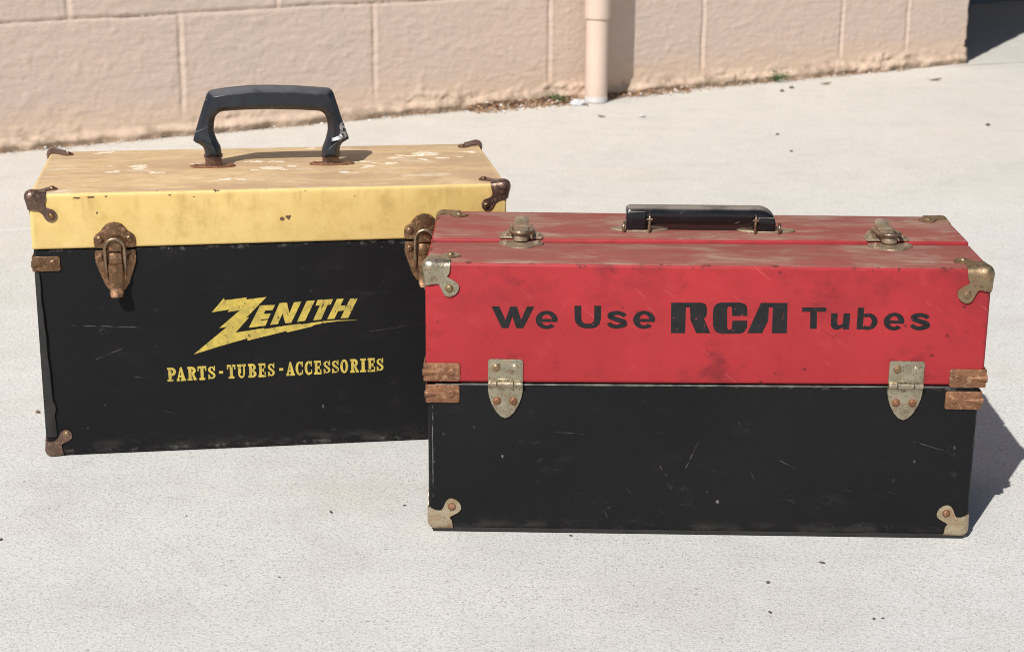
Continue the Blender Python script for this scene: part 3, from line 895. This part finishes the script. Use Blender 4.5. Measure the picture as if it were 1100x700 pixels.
# carrying handle
M_RH = m_handle('black_bakelite', (.006, .006, .008), (.24, .205, .165), .13)
HZ = -2.2
def grip_top(x):
    if x < 175: return 263.0 + 3.8 * math.sqrt(max(0, 1 - ((175 - x) / 4.6) ** 2))
    if x > 286: return 252.6 + 14.4 * math.sqrt(max(0, 1 - ((x - 286) / 16.2) ** 2))
    return 266.8 + .2 * (x - 175) / 111
def grip_bottom(x):
    t = min(1, max(0, (min(x - 186, 287 - x)) / 9))
    return 244.8 + 5.0 * t * t * (3 - 2 * t)
bm = bmesh.new()
xs_ = [170.6, 170.9, 171.6, 172.8, 174.4] + [176 + 2.75 * i for i in range(40)] + [287, 289, 291, 293, 295, 297, 299, 300.4, 301.3, 301.9]
prevr = None
NS = 28
for x in xs_:
    zt, zb = grip_top(x), grip_bottom(x)
    mid, hh = (zt + zb) / 2, (zt - zb) / 2
    row = []
    for k in range(NS):
        a = 2 * math.pi * k / NS
        ca, sa = math.cos(a), math.sin(a)
        row.append(bm.verts.new((x, 115.5 + 8.8 * math.copysign(abs(ca) ** .72, ca), mid + hh * math.copysign(abs(sa) ** .62, sa) + HZ)))
    if prevr:
        for k in range(NS): bm.faces.new((prevr[k], prevr[(k + 1) % NS], row[(k + 1) % NS], row[k]))
    else: bm.faces.new(row)
    prevr = row
bm.faces.new(prevr)
xf(bm.verts, SC)
hd = obj('handle', bm, M_RH, red, 50)
for x0, x1 in ((170.8, 188), (285.5, 301)):
    bm = bmesh.new()
    box(bm, x0, x1, 104.8, 112, 246.2 + HZ, (262.8 if x0 < 200 else 258.5) + HZ, 1.6, 4)
    xf(bm.verts, SC); obj('end_block', bm, M_RH, hd, 40)
for px, cx in ((182.5, 190.5), (294.5, 283.5)):
    bm = bmesh.new()
    add_layers(bm, ellipse(px, 114.5, 26, 9.5), [(0, 0), (1.2, 0), (1.9, .6), (2.0, 1.3)])
    for v in bm.verts: v.co = Vector((v.co.x, v.co.z, H + 2.2 + v.co.y))
    xf(bm.verts, SC); pl = obj('handle_plate', bm, LAT, red, 40)
    for wx in (cx, cx + (-22.5 if cx < 200 else 21)):
        bm = bmesh.new()
        big = abs(wx - cx) < 1
        zt = 257.5 if big else 250
        tube(bm, [(wx, 102.6, H + 3.2), (wx, 102.4, 248), (wx + .4, 102.4, zt - 2), (wx + .6, 103.4, zt), (wx + .6, 107, zt + .6)], 1.2, 8)
        if big: tube(bm, [(wx - 2.4, 102.2, 254.4), (wx + 2.7, 102.2, 254.4)], 1.2, 8)
        xf(bm.verts, SC); obj('wire_loop', bm, WIRE, pl, 60)
# painted words
M_LBLK = m_paint_letter('black_letter_paint', (.012, .012, .013), (.018, .017, .018), (.28, .035, .04), .645)
RCA = {'r': [(204.8, 181.3), (204.2, 207.6), (228.9, 207.9), (231.5, 207.4), (233.1, 206.0), (234.0, 202.7), (234.1, 199.1), (233.7, 196.6), (231.9, 194.0), (237.6, 181.7), (225.8, 181.6), (221.9, 190.2), (220.6, 193.1), (219.9, 203.7), (216.5, 203.7), (216.6, 181.4)],
 'c': [(267.6, 197.0), (267.4, 203.1), (266.7, 205.7), (265.0, 207.4), (261.2, 208.4), (245.6, 208.2), (242.7, 207.5), (240.6, 205.8), (239.3, 203.3), (239.0, 199.7), (239.5, 189.4), (240.1, 186.4), (241.5, 183.8), (243.7, 182.1), (247.2, 181.3), (261.4, 181.5), (264.9, 182.4), (267.0, 184.7), (267.9, 187.2), (267.8, 192.9), (255.5, 192.7), (255.3, 187.1), (254.8, 185.3), (253.4, 184.7), (252.0, 185.3), (251.4, 187.0), (250.7, 201.9), (251.0, 204.1), (252.6, 205.2), (254.0, 204.6), (254.6, 203.0), (255.2, 196.8)],
 'a': [(268.3, 182.1), (278.4, 208.4), (300.4, 208.6), (301.0, 182.5), (288.7, 182.4), (288.4, 204.6), (285.1, 204.6), (285.1, 193.1), (280.6, 182.3)]}
L = Letters()
for p in RCA.values(): L.poly(p)
L.build('logo_lettering', M_LBLK, red)
L = Letters()
L.poly([(55.1, 202.6), (61.6, 202.7), (66.9, 191.0), (70.6, 202.5), (76.4, 202.6), (79.9, 191.2), (84.6, 202.7), (90.8, 202.8), (81.8, 184.0), (75.9, 184.0), (72.6, 194.0), (69.4, 183.9), (63.9, 183.8)])
ext_e(L, 92, 183.5, 110.4, 199.3)
L.poly([(124.1, 203.9), (129.8, 204.0), (130.0, 193.3), (130.9, 190.1), (132.9, 188.7), (135.9, 188.5), (138.6, 189.1), (140.2, 190.5), (140.7, 193.4), (140.5, 204.1), (146.3, 204.2), (146.2, 192.8), (145.2, 188.5), (142.8, 185.8), (139.1, 184.6), (135.0, 184.4), (130.9, 185.0), (127.4, 186.8), (125.2, 189.6), (124.3, 193.2)])
ext_s(L, 151.1, 184.5, 168.5, 200)
ext_e(L, 173.1, 184.7, 191.3, 200.3)
L.build('slogan_lettering', M_LBLK, red)
L = Letters()
L.poly([(312.7, 204.9), (332.6, 205.1), (332.8, 201.4), (325.2, 201.3), (325.6, 186.6), (320.2, 186.5), (319.6, 201.2), (312.9, 201.1)])
L.poly([(347.2, 200.3), (352.7, 200.3), (352.5, 186.4), (347.4, 186.4), (347.2, 188.6), (345.6, 187.2), (343, 186.1), (340.6, 186.2), (338.6, 187.2), (337.3, 189.2), (337, 192), (337, 200.3), (342.3, 200.3), (342.4, 192.4), (343, 190.4), (344.6, 189.8), (346.4, 190.8), (347.2, 193)])
L.poly([(358.7, 186.6), (363.9, 186.6), (363.9, 205.3), (358.7, 205.3)])
L.arc(367.6, 193.35, (8.1, 7.25), (3.3, 4.1), -128, 128, 26)
ext_e(L, 380.8, 186.1, 397.9, 201.3)
ext_s(L, 402.5, 186.4, 419.3, 201.4)
L.build('slogan_lettering', M_LBLK, red)

# ------------------------------------------------------------ yellow and black case
W2, D2, H2 = 445.1, 211.3, 254.8
yel = empty('carrying_case', (-.4442, 1.5890, .0028), .1506)
yel.scale = (.9955, .9955, .9955)
tag(yel, 'yellow lidded black carrying case with tall arched handle, partly behind the red case', 'case')
S2 = 201.6
seam2 = lambda x: .9 * x / W2
bm = bmesh.new()
box(bm, .8, W2 - .8, .8, D2 - .8, -2.2, S2 + 9, 5, 5)
for v in bm.verts: v.co.z = min(v.co.z, S2 - .5)
bmesh.ops.remove_doubles(bm, verts=bm.verts, dist=.01)
for v in bm.verts:
    if v.co.z > 100: v.co.z += seam2(v.co.x)
xf(bm.verts, SC); obj('case_body', bm, m_black((W2 * MM, D2 * MM, .202), 9.7,
    [(.052, .121, .032, .0055, .55), (.088, .122, .022, .004, .4), (.128, .118, .012, .004, .3), (.112, .140, .012, .006, .3), (.065, .086, .008, .010, .35), (.335, .062, .008, .012, .5), (.338, .046, .005, .006, .7), (.286, .052, .010, .012, .4), (.240, .060, .008, .006, .4), (.060, .148, .005, .006, .5), (.163, .150, .003, .002, .9), (.275, .012, .02, .004, .6), (.16, .006, .05, .004, .5), (.40, .10, .012, .05, .3)],
    [(.050, .093, .078, .104, .0004, .7), (.030, .128, .095, .124, .0005, .6), (.085, .075, .105, .072, .0004, .5), (.310, .112, .345, .116, .0003, .4)]), yel, 40)
bm = bmesh.new()
box(bm, 0, W2, 0, D2, S2 + .5, H2, 2.6, 4)
for v in bm.verts:
    if v.co.z < 230: v.co.z += seam2(v.co.x)
xf(bm.verts, SC); obj('lid', bm, m_yellow((W2 * MM, D2 * MM, H2 * MM)), yel, 40)
# lifted vinyl along the left front edge
bm = bmesh.new()
prevr = None
N = 36
for i in range(N + 1):
    t = i / N
    z = 181 - 163 * t
    w = 4.6 + 6.2 * t + .9 * mnoise.noise((t * 9, 0, 0)) + (1.6 if .80 < t < .86 else 0)
    lift = .5 + 2.2 * math.sin(math.pi * min(1, t * 1.1)) * (.6 + .4 * mnoise.noise((t * 5, 2, 0)))
    row = [bm.verts.new(p) for p in ((.9, -.3, z), (w * .5, -.6 - lift * .25, z), (w, -.6 - lift, z), (w + .5, -.2 - lift, z), (w * .6, .7, z), (.9, .9, z))]
    if prevr:
        for k in range(6): bm.faces.new((prevr[k], prevr[(k + 1) % 6], row[(k + 1) % 6], row[k]))
    else: bm.faces.new(row)
    prevr = row
bm.faces.new(prevr)
xf(bm.verts, SC); obj('edge_binding', bm, m_simple('worn_black_binding', (.028, .028, .027), (.016, .016, .016), 40, .5, spec=.3), yel, 45)
for cx, sx in ((0, 1), (W2, -1)):
    for cy, sy in ((0, 1), (D2, -1)):
        add_corner(yel, (cx, cy, H2), (sx, sy, -1), CAP_B, DARKBR, BROWNL, 3.2, 1.5, 3.4, (19.6, 20.4), 2.9)
        add_corner(yel, (cx + sx * .8, cy + sy * .8, -1.2), (sx, sy, 1), CAP_B, DARKBR, BRASSY, 5.4, 1.3, 1.8, (19.6, 21.6), 2.9)
add_clamp(yel, .8, 188.6, -1, .8, BROWNL, BROWNL, 24, 14.5)
add_clamp(yel, W2 - .8, 189.4, 1, .8, BROWNL, BROWNL, 24, 14.5)
for cx in (75.6, 365.4):
    add_latch(yel, Matrix.Translation((cx, 0, S2 + seam2(cx) - .6)), BROWNL, WIRE, BROWNL, 2.0)
# tall arched handle
HO = [(158.7, 264.8), (159.3, 269.4), (158.7, 273.5), (156.3, 277.3), (148.0, 281.2), (151.2, 291.8), (158.4, 313.8), (164.0, 329.2), (168.0, 331.0), (185.2, 333.4), (205.0, 335.0), (226.7, 335.0), (248.5, 334.1), (268.4, 332.5), (283.0, 331.2), (287.0, 328.2), (294.4, 303.1), (301.9, 281.1), (294.8, 277.0), (292.9, 274.2), (292.0, 268.6), (291.7, 262.0)]
HI = [(274.5, 262.3), (274.7, 270.8), (278.6, 280.1), (281.0, 289.4), (280.8, 296.8), (278.8, 304.7), (276.6, 307.7), (272.5, 309.4), (251.5, 310.9), (222.4, 311.9), (197.0, 311.6), (178.9, 310.6), (174.4, 309.4), (171.2, 306.2), (169.6, 301.6), (168.5, 291.5), (171.0, 282.2), (174.9, 274.7), (175.7, 264.4)]
bm = bmesh.new()
def resample(P, n):
    d = [0]
    for a, b in zip(P, P[1:]): d.append(d[-1] + math.hypot(b[0] - a[0], b[1] - a[1]))
    out = []
    for i in range(n):
        t = d[-1] * i / (n - 1); k = 0
        while k < len(P) - 2 and d[k + 1] < t: k += 1
        f = (t - d[k]) / max(1e-9, d[k + 1] - d[k])
        out.append((P[k][0] + (P[k + 1][0] - P[k][0]) * f, P[k][1] + (P[k + 1][1] - P[k][1]) * f))
    return out
NH = 70
hs = add_layers(bm, resample(HO, NH) + resample(HI, NH), [(100.5, 5.4), (101.0, 4.6), (108, .5), (109.5, 0), (117, 0), (119, .5), (125.5, 4.6), (126, 5.4)], False, False)
for ring in (hs[:2 * NH], hs[-2 * NH:]):
    for i in range(NH - 1): bm.faces.new((ring[i], ring[i + 1], ring[2 * NH - 2 - i], ring[2 * NH - 1 - i]))
for v in bm.verts:                                              # the legs twist away from the front
    if v.co.y < 109 and v.co.z > 283:
        k = max(0, 176 - v.co.x) / 26 * 5.5 + max(0, v.co.x - 277) / 24 * 4.5
        v.co.y += min(k, 108.6 - v.co.y)
xf(bm.verts, SC)
M_YH = m_handle('black_plastic', (.014, .016, .021), (.10, .10, .105), .24, (.2965, .2905, .006, .009))
yh = obj('handle', bm, M_YH, yel, 28)
for px, tx in ((166.4, 167.2), (284.4, 283.2)):
    bm = bmesh.new()
    add_layers(bm, ellipse(px, 113.5, 22.5, 8.5), [(-.1, 0), (1.1, 0), (1.8, .6), (2.0, 1.4)])
    for v in bm.verts: v.co = Vector((v.co.x, v.co.z, H2 + v.co.y))
    xf(bm.verts, SC); pl = obj('handle_plate', bm, RUST, yel, 40)
    bm = bmesh.new()
    box(bm, tx - 8, tx + 8, 107, 109, H2 + 1, H2 + 12.5, .5, 2); box(bm, tx - 8, tx + 8, 120, 122, H2 + 1, H2 + 12.5, .5, 2)
    box(bm, tx - 6, tx + 6, 106, 123, H2 + 1.2, H2 + 3.2, .5, 2)
    tube(bm, [(tx - 9.2, 114.5, H2 + 11), (tx + 9.2, 114.5, H2 + 11)], 1.8, 10)
    xf(bm.verts, SC); obj('handle_bracket', bm, DARKBR, pl, 40)
    for sx in (-17, 17):
        bm = bmesh.new()
        lathe(bm, [(2.6, 0), (2.5, .6), (1.6, 1.3), (0, 1.5)], 14, Matrix.Translation((px + sx, 113.5, H2 + 1.7)))
        xf(bm.verts, SC); obj('rivet', bm, RUST, pl, 40)
# pale splashes on the lid: ragged thin films
M_SPL = m_simple('white_splash', (.84, .79, .70), (.64, .47, .27), 260, .85)
FL = [(85, 124.9, 2), (190.1, 48.6, 1.3), (227.4, 94.9, 2.0), (206.1, 135.5, .9), (384.6, 154.1, 2.6), (404.3, 132.7, 1.6), (295.4, 71.4, 1.2), (66.5, 96.7, .8), (336.9, 110.1, 1.7), (428.3, 163.1, .9), (51.5, 200, 1.1), (269.7, 200, .8), (321.8, 98.9, 1.2), (112.9, 89.8, .7), (231, 132.8, .9), (244, 108, .7), (362, 150, 1.2), (376, 128, 1), (318, 122, .8), (95, 112, .8), (150, 130, .5), (352, 140, .8)]
for i, (x, y, s) in enumerate(FL):
    bm = bmesh.new()
    for j in range(random.randint(4, 8)):
        cx = x + random.gauss(0, 5.5) * s * .8; cy = y + random.gauss(0, 3.2) * s * .8
        if not (12 < cx < W2 - 12 and 8 < cy < D2 - 8): continue
        rx = random.uniform(1.6, 6.8) * (.6 + .42 * s); ry = rx * random.uniform(.3, .75)
        ph = random.uniform(-.5, .5)
        pts = []
        for k in range(14):
            a = 2 * math.pi * k / 14
            r = random.uniform(.5, 1.15)
            u, v = rx * r * math.cos(a), ry * r * math.sin(a)
            pts.append((cx + u * math.cos(ph) - v * math.sin(ph), cy + u * math.sin(ph) + v * math.cos(ph)))
        b2 = bmesh.new()
        add_layers(b2, pts, [(-.05, 0), (.06 + .008 * ((i * 7 + j) % 20), .05)])
        for v in b2.verts: v.co = Vector((v.co.x, v.co.z, H2 + v.co.y))
        merge(bm, b2)
    xf(bm.verts, SC); obj('paint_splash', bm, M_SPL, yel)
# dark chips along the lid front
M_CHIP = m_simple('bare_dark_board', (.09, .05, .025), (.14, .08, .04), 80, .8)
for (x, z, rx, rz) in ((44, 250.6, 4.2, 1.0), (56, 250.9, 4.6, .9), (70, 251.4, 1.6, .9), (128, 251.2, 1.6, .7), (231, 226, 2.6, 2.0), (237, 227.4, 3.0, 2.6), (61, 236, .9, 1.6), (150, 249, 1, .6), (300, 246, .8, .8)):
    pts = [(x + rx * math.cos(a) * random.uniform(.6, 1.15), z + rz * math.sin(a) * random.uniform(.6, 1.15)) for a in [k * math.pi / 6 for k in range(12)]]
    bm = bmesh.new(); add_layers(bm, pts, [(.1, 0), (-.08, .05)])
    xf(bm.verts, SC); obj('paint_chip', bm, M_CHIP, yel)
# brand lettering
M_LYEL = m_paint_letter('gold_letter_paint', (.57, .43, .085), (.40, .31, .075), (.09, .075, .03), .61)
ZEN = [[(143.3, 95.2), (176.0, 121.6), (168.6, 120.6), (188.6, 137.6), (177.0, 136.2), (178.6, 138.7), (162.0, 136.4), (174.1, 150.2), (174.5, 147.9), (195.6, 150.0), (194.7, 147.9), (214.2, 149.9), (193.9, 129.5), (197.1, 130.4), (183.8, 115.5), (211.2, 119.1), (210.4, 117.9), (233.3, 121.0), (246.0, 122.1), (245.8, 121.3), (257.2, 122.8), (267.4, 123.9), (281.7, 124.5), (301.2, 123.9), (281.7, 123.5), (267.4, 122.0), (257.1, 120.0), (257.3, 119.2), (233.1, 114.0), (231.6, 115.2), (194.6, 107.1), (195.0, 109.5), (166.7, 102.0)],
 [(196.4, 119.9), (207.9, 141.7), (222.0, 141.7), (219.5, 136.8), (212.7, 136.6), (210.8, 133.1), (217.7, 133.4), (215.2, 128.3), (208.5, 127.8), (207.9, 126.6), (214.8, 127.1), (212.3, 121.5)],
 [(216.9, 122.0), (226.3, 143.4), (233.4, 143.6), (235.4, 132.8), (240.0, 143.8), (247.1, 144.1), (236.9, 123.5), (231.3, 123.1), (228.8, 133.0), (224.2, 122.7)],
 [(242.5, 124.2), (252.2, 144.6), (260.0, 144.9), (250.1, 125.0)],
 [(257.8, 125.1), (264.7, 139.8), (260.5, 139.7), (262.6, 145.3), (277.3, 145.7), (274.9, 140.3), (271.9, 140.0), (265.6, 125.7)],
 [(271.3, 125.7), (281.1, 145.6), (287.5, 145.7), (284.3, 138.8), (290.4, 139.1), (293.9, 145.5), (300.9, 145.5), (291.5, 126.4), (284.3, 126.2), (287.9, 133.9), (281.9, 133.5), (278.3, 126.1)]]
L = Letters()
for p in ZEN: L.poly(p)
L.build('logo_lettering', M_LYEL, yel, .8)
TXT = [('P', 117.6, 125.9), ('A', 126.4, 135.0), ('R', 136.6, 145.4), ('T', 146.4, 154.6), ('S', 156.2, 163.1), ('-', 166.6, 170.5), ('T', 174.2, 182.3), ('U', 183.9, 192.3), ('B', 194.4, 202.3), ('E', 204.1, 211.3), ('S', 213.2, 219.7), ('-', 224.0, 227.9), ('A', 230.8, 239.1), ('C', 239.8, 247.3), ('C', 248.6, 256.1), ('E', 257.6, 264.8), ('S', 266.7, 273.3), ('S', 274.9, 281.6), ('O', 282.9, 290.6), ('R', 292.5, 300.8), ('I', 302.3, 308.0), ('E', 309.6, 316.9), ('S', 318.2, 324.9)]
L = Letters()
for ch, a, b in TXT:
    z = 68.9 + (a - 117.6) / (324.9 - 117.6) * 2.3
    serif_glyph(L, ch, a, z, b - a, 13.9)
L.build('slogan_lettering', M_LYEL, yel, .8)

# ------------------------------------------------------------ small things by the wall foot
M_LEAF = m_simple('weed_leaf', (.05, .115, .03), (.085, .16, .045), 60, .6)
def weed(x, y, r, n, label):
    t = empty('weed', (x, y, 0)); tag(t, label, 'weed', 'weeds at the wall foot')
    bm = bmesh.new(); bs = bmesh.new()
    for i in range(n):
        a = random.uniform(0, 2 * math.pi); d = r * random.uniform(.2, 1); z = random.uniform(.004, .016) + (r - d) * .5
        tip = Vector((d * math.cos(a), d * math.sin(a), z))
        tube(bs, [(0, 0, .001), tuple(tip * .6 + Vector((0, 0, .003))), tuple(tip)], .0006, 5)
        L_ = random.uniform(.006, .011); w = L_ * .55
        dr = Vector((math.cos(a + random.uniform(-.6, .6)), math.sin(a), random.uniform(-.1, .5))).normalized()
        sd = dr.cross(Vector((0, 0, 1))).normalized(); up = sd.cross(dr)
        c = [tip, tip + dr * L_ * .35 + sd * w * .5, tip + dr * L_ * .75 + sd * w * .4, tip + dr * L_ - up * .001, tip + dr * L_ * .75 - sd * w * .4, tip + dr * L_ * .35 - sd * w * .5]
        mid = bm.verts.new(tip + dr * L_ * .5 - up * .0012)
        vs = [bm.verts.new(q) for q in c]
        for k in range(6): bm.faces.new((vs[k], vs[(k + 1) % 6], mid))
    obj('leaves', bm, M_LEAF, t); obj('stem', bs, M_LEAF, t)
def wall_pt(s, out, z=0): 
    p = w0 + wd * s + wo * out; return (p.x, p.y, z)
p = wall_pt(.095, .022); weed(p[0], p[1], .020, 22, 'small green weed among brown litter left of the drain pipe')
p = wall_pt(.70, .014); weed(p[0], p[1], .030, 34, 'low green weed alone at the wall foot right of the drain pipe')
M_LIT = NT('dry_leaf_litter')
oi = M_LIT.n('ShaderNodeNewGeometry')
cr_ = M_LIT.n('ShaderNodeValToRGB')
for pos, col in ((0, (.15, .06, .025)), (.4, (.34, .145, .05)), (.75, (.42, .21, .085)), (1, (.48, .33, .19))):
    e = cr_.color_ramp.elements.new(pos) if pos not in (0, 1) else cr_.color_ramp.elements[0 if pos == 0 else 1]
    e.color = (*col, 1)
M_LIT.l(oi.outputs['Random Per Island'], cr_.inputs[0])
M_LIT = M_LIT.done(cr_.outputs[0], .8)
bm = bmesh.new()
def litter(s0, s1, n, depth, smin=.0025, smax=.008, zmax=.010):
    for i in range(n):
        s = random.uniform(s0, s1); out = .009 + abs(random.gauss(0, depth)); z = random.uniform(.0008, zmax) * math.exp(-out / .02) + .001
        c = w0 + wd * s + wo * out + Vector((0, 0, z))
        L_ = random.uniform(smin, smax); w = L_ * random.uniform(.2, .6)
        a = random.uniform(0, 6.28); dr = Vector((math.cos(a), math.sin(a), random.uniform(-.3, .3))); sd = Vector((-math.sin(a), math.cos(a), random.uniform(-.5, .5)))
        q = [bm.verts.new(c + dr * L_ * .5), bm.verts.new(c + sd * w * .5 + Vector((0, 0, .001))), bm.verts.new(c - dr * L_ * .5), bm.verts.new(c - sd * w * .5)]
        q2 = bm.verts.new(c + Vector((0, 0, -.0007)))
        for k in range(4): bm.faces.new((q[k], q[(k + 1) % 4], q2))
litter(-.12, .15, 1100, .022, .004, .012, .022)
litter(-.30, -.05, 160, .007)
litter(.20, .44, 800, .015, .003, .010, .016)
litter(.42, 1.10, 520, .010, .003, .008)
litter(-1.3, -.3, 320, .007)
o = obj('leaf_litter', bm, M_LIT); tag(o, 'brown dry leaf litter and grit strewn along the foot of the wall', 'litter', kind='stuff')
# crumpled white tissue
bm = bmesh.new()
bmesh.ops.create_icosphere(bm, subdivisions=4, radius=1)
for v in bm.verts:
    n = v.co.normalized()
    k = 1 + .38 * mnoise.fractal(n * 2.3 + Vector((3, 1, 5)), .7, 2.2, 5)
    v.co = Vector((n.x * .018 * k, n.y * .014 * k, max(.0008, .004 + n.z * .007 * k)))
o = obj('crumpled_tissue', bm, m_simple('white_paper', (.62, .62, .63), (.52, .52, .53), 60, .8), None, 30)
o.location = (.136, 3.690, 0); o.rotation_euler = (0, 0, .5)
tag(o, 'crumpled white tissue on the concrete beside the drain pipe foot', 'tissue')
# pebbles and scraps on the slab
M_PEB = m_simple('dark_grit', (.07, .06, .05), (.13, .11, .09), 200, .8)
M_PEBL = m_simple('pale_grit', (.45, .44, .43), (.62, .61, .60), 200, .8)
M_TWIG = m_simple('dry_twig', (.13, .085, .05), (.20, .14, .09), 120, .8)
def pebble(x, y, r, seed, mat, stretch=1.5):
    bm = bmesh.new()
    bmesh.ops.create_icosphere(bm, subdivisions=2, radius=1)
    for v in bm.verts:
        n = v.co.normalized(); k = 1 + .4 * mnoise.noise(n * 1.7 + Vector((seed * 3.1, 0, seed)))
        v.co = Vector((n.x * r * stretch * k, n.y * r * k, r * .55 + n.z * r * .6 * k))
    o = obj('pebble', bm, mat, None, 60)
    o.location = (x, y, 0); o.rotation_euler = (0, 0, seed * 1.9)
    return o
GR = 'dark grit bits scattered on the near concrete'
for i, (x, y, r, s) in enumerate([(-.159, 1.458, .0011, 2.6), (-.095, 1.475, .0009, 2.0), (.259, 1.357, .0013, 2.2), (.282, 1.252, .0011, 1.4), (.289, 1.253, .0009, 1.5), (.203, 1.262, .0011, 1.8), (.209, 1.317, .0015, 1.2), (.052, 1.41, .0010, 1.8), (-.433, 1.391, .0014, 1.3), (-.187, 1.32, .0008, 1.3), (-.285, 1.447, .0008, 1.3)]):
    tag(pebble(x, y, r, i + 1, M_PEB, s), 'tiny dark speck of grit on the pale concrete in front of the cases', 'grit', GR)
tag(pebble(-.486, 1.718, .0022, 31, M_TWIG, 1.3), 'small brown crumb on the concrete left of the yellow case', 'crumb')
GF = 'dark bits lying on the concrete behind the red case'
for i, (x, y, r, s) in enumerate([(.591, 3.892, .0042, 1.3), (.619, 3.941, .0045, 1.3), (.939, 3.478, .0042, 1.6), (.505, 3.356, .0028, 1.3), (.506, 3.185, .0026, 1.3)]):
    tag(pebble(x, y, r, i + 12, M_PEB, s), 'dark bit of debris on the open concrete behind the red case', 'debris', GF)
tag(pebble(.259, 3.544, .0055, 21, M_PEBL, 1.4), 'pale crumb of rubble on the concrete right of the drain pipe', 'rubble')
def flat_leaf(x, y, L_, w, rz, label):
    bm = bmesh.new()
    pts = [(-L_ / 2, 0), (-L_ * .25, w * .45), (L_ * .1, w * .5), (L_ / 2, .1 * w), (L_ * .15, -w * .45), (-L_ * .25, -w * .4)]
    vs = add_layers(bm, pts, [(0, 0), (.0008, 0)])
    for v in bm.verts: v.co = Vector((v.co.x, v.co.z, .0012 + v.co.y + v.co.x ** 2 / max(L_, .001) * .5))
    o = obj('dry_leaf', bm, M_TWIG); o.location = (x, y, 0); o.rotation_euler = (0, 0, rz)
    tag(o, label, 'leaf')
flat_leaf(.177, 3.540, .018, .008, -.6, 'dry brown leaf scrap on concrete just in front of the drain pipe')
flat_leaf(.705, 4.000, .030, .008, .3, 'dry leaf scrap near the wall foot behind the right latch')
flat_leaf(.968, 4.071, .040, .008, .25, 'long dry leaf scrap nearest the right corner of the wall')
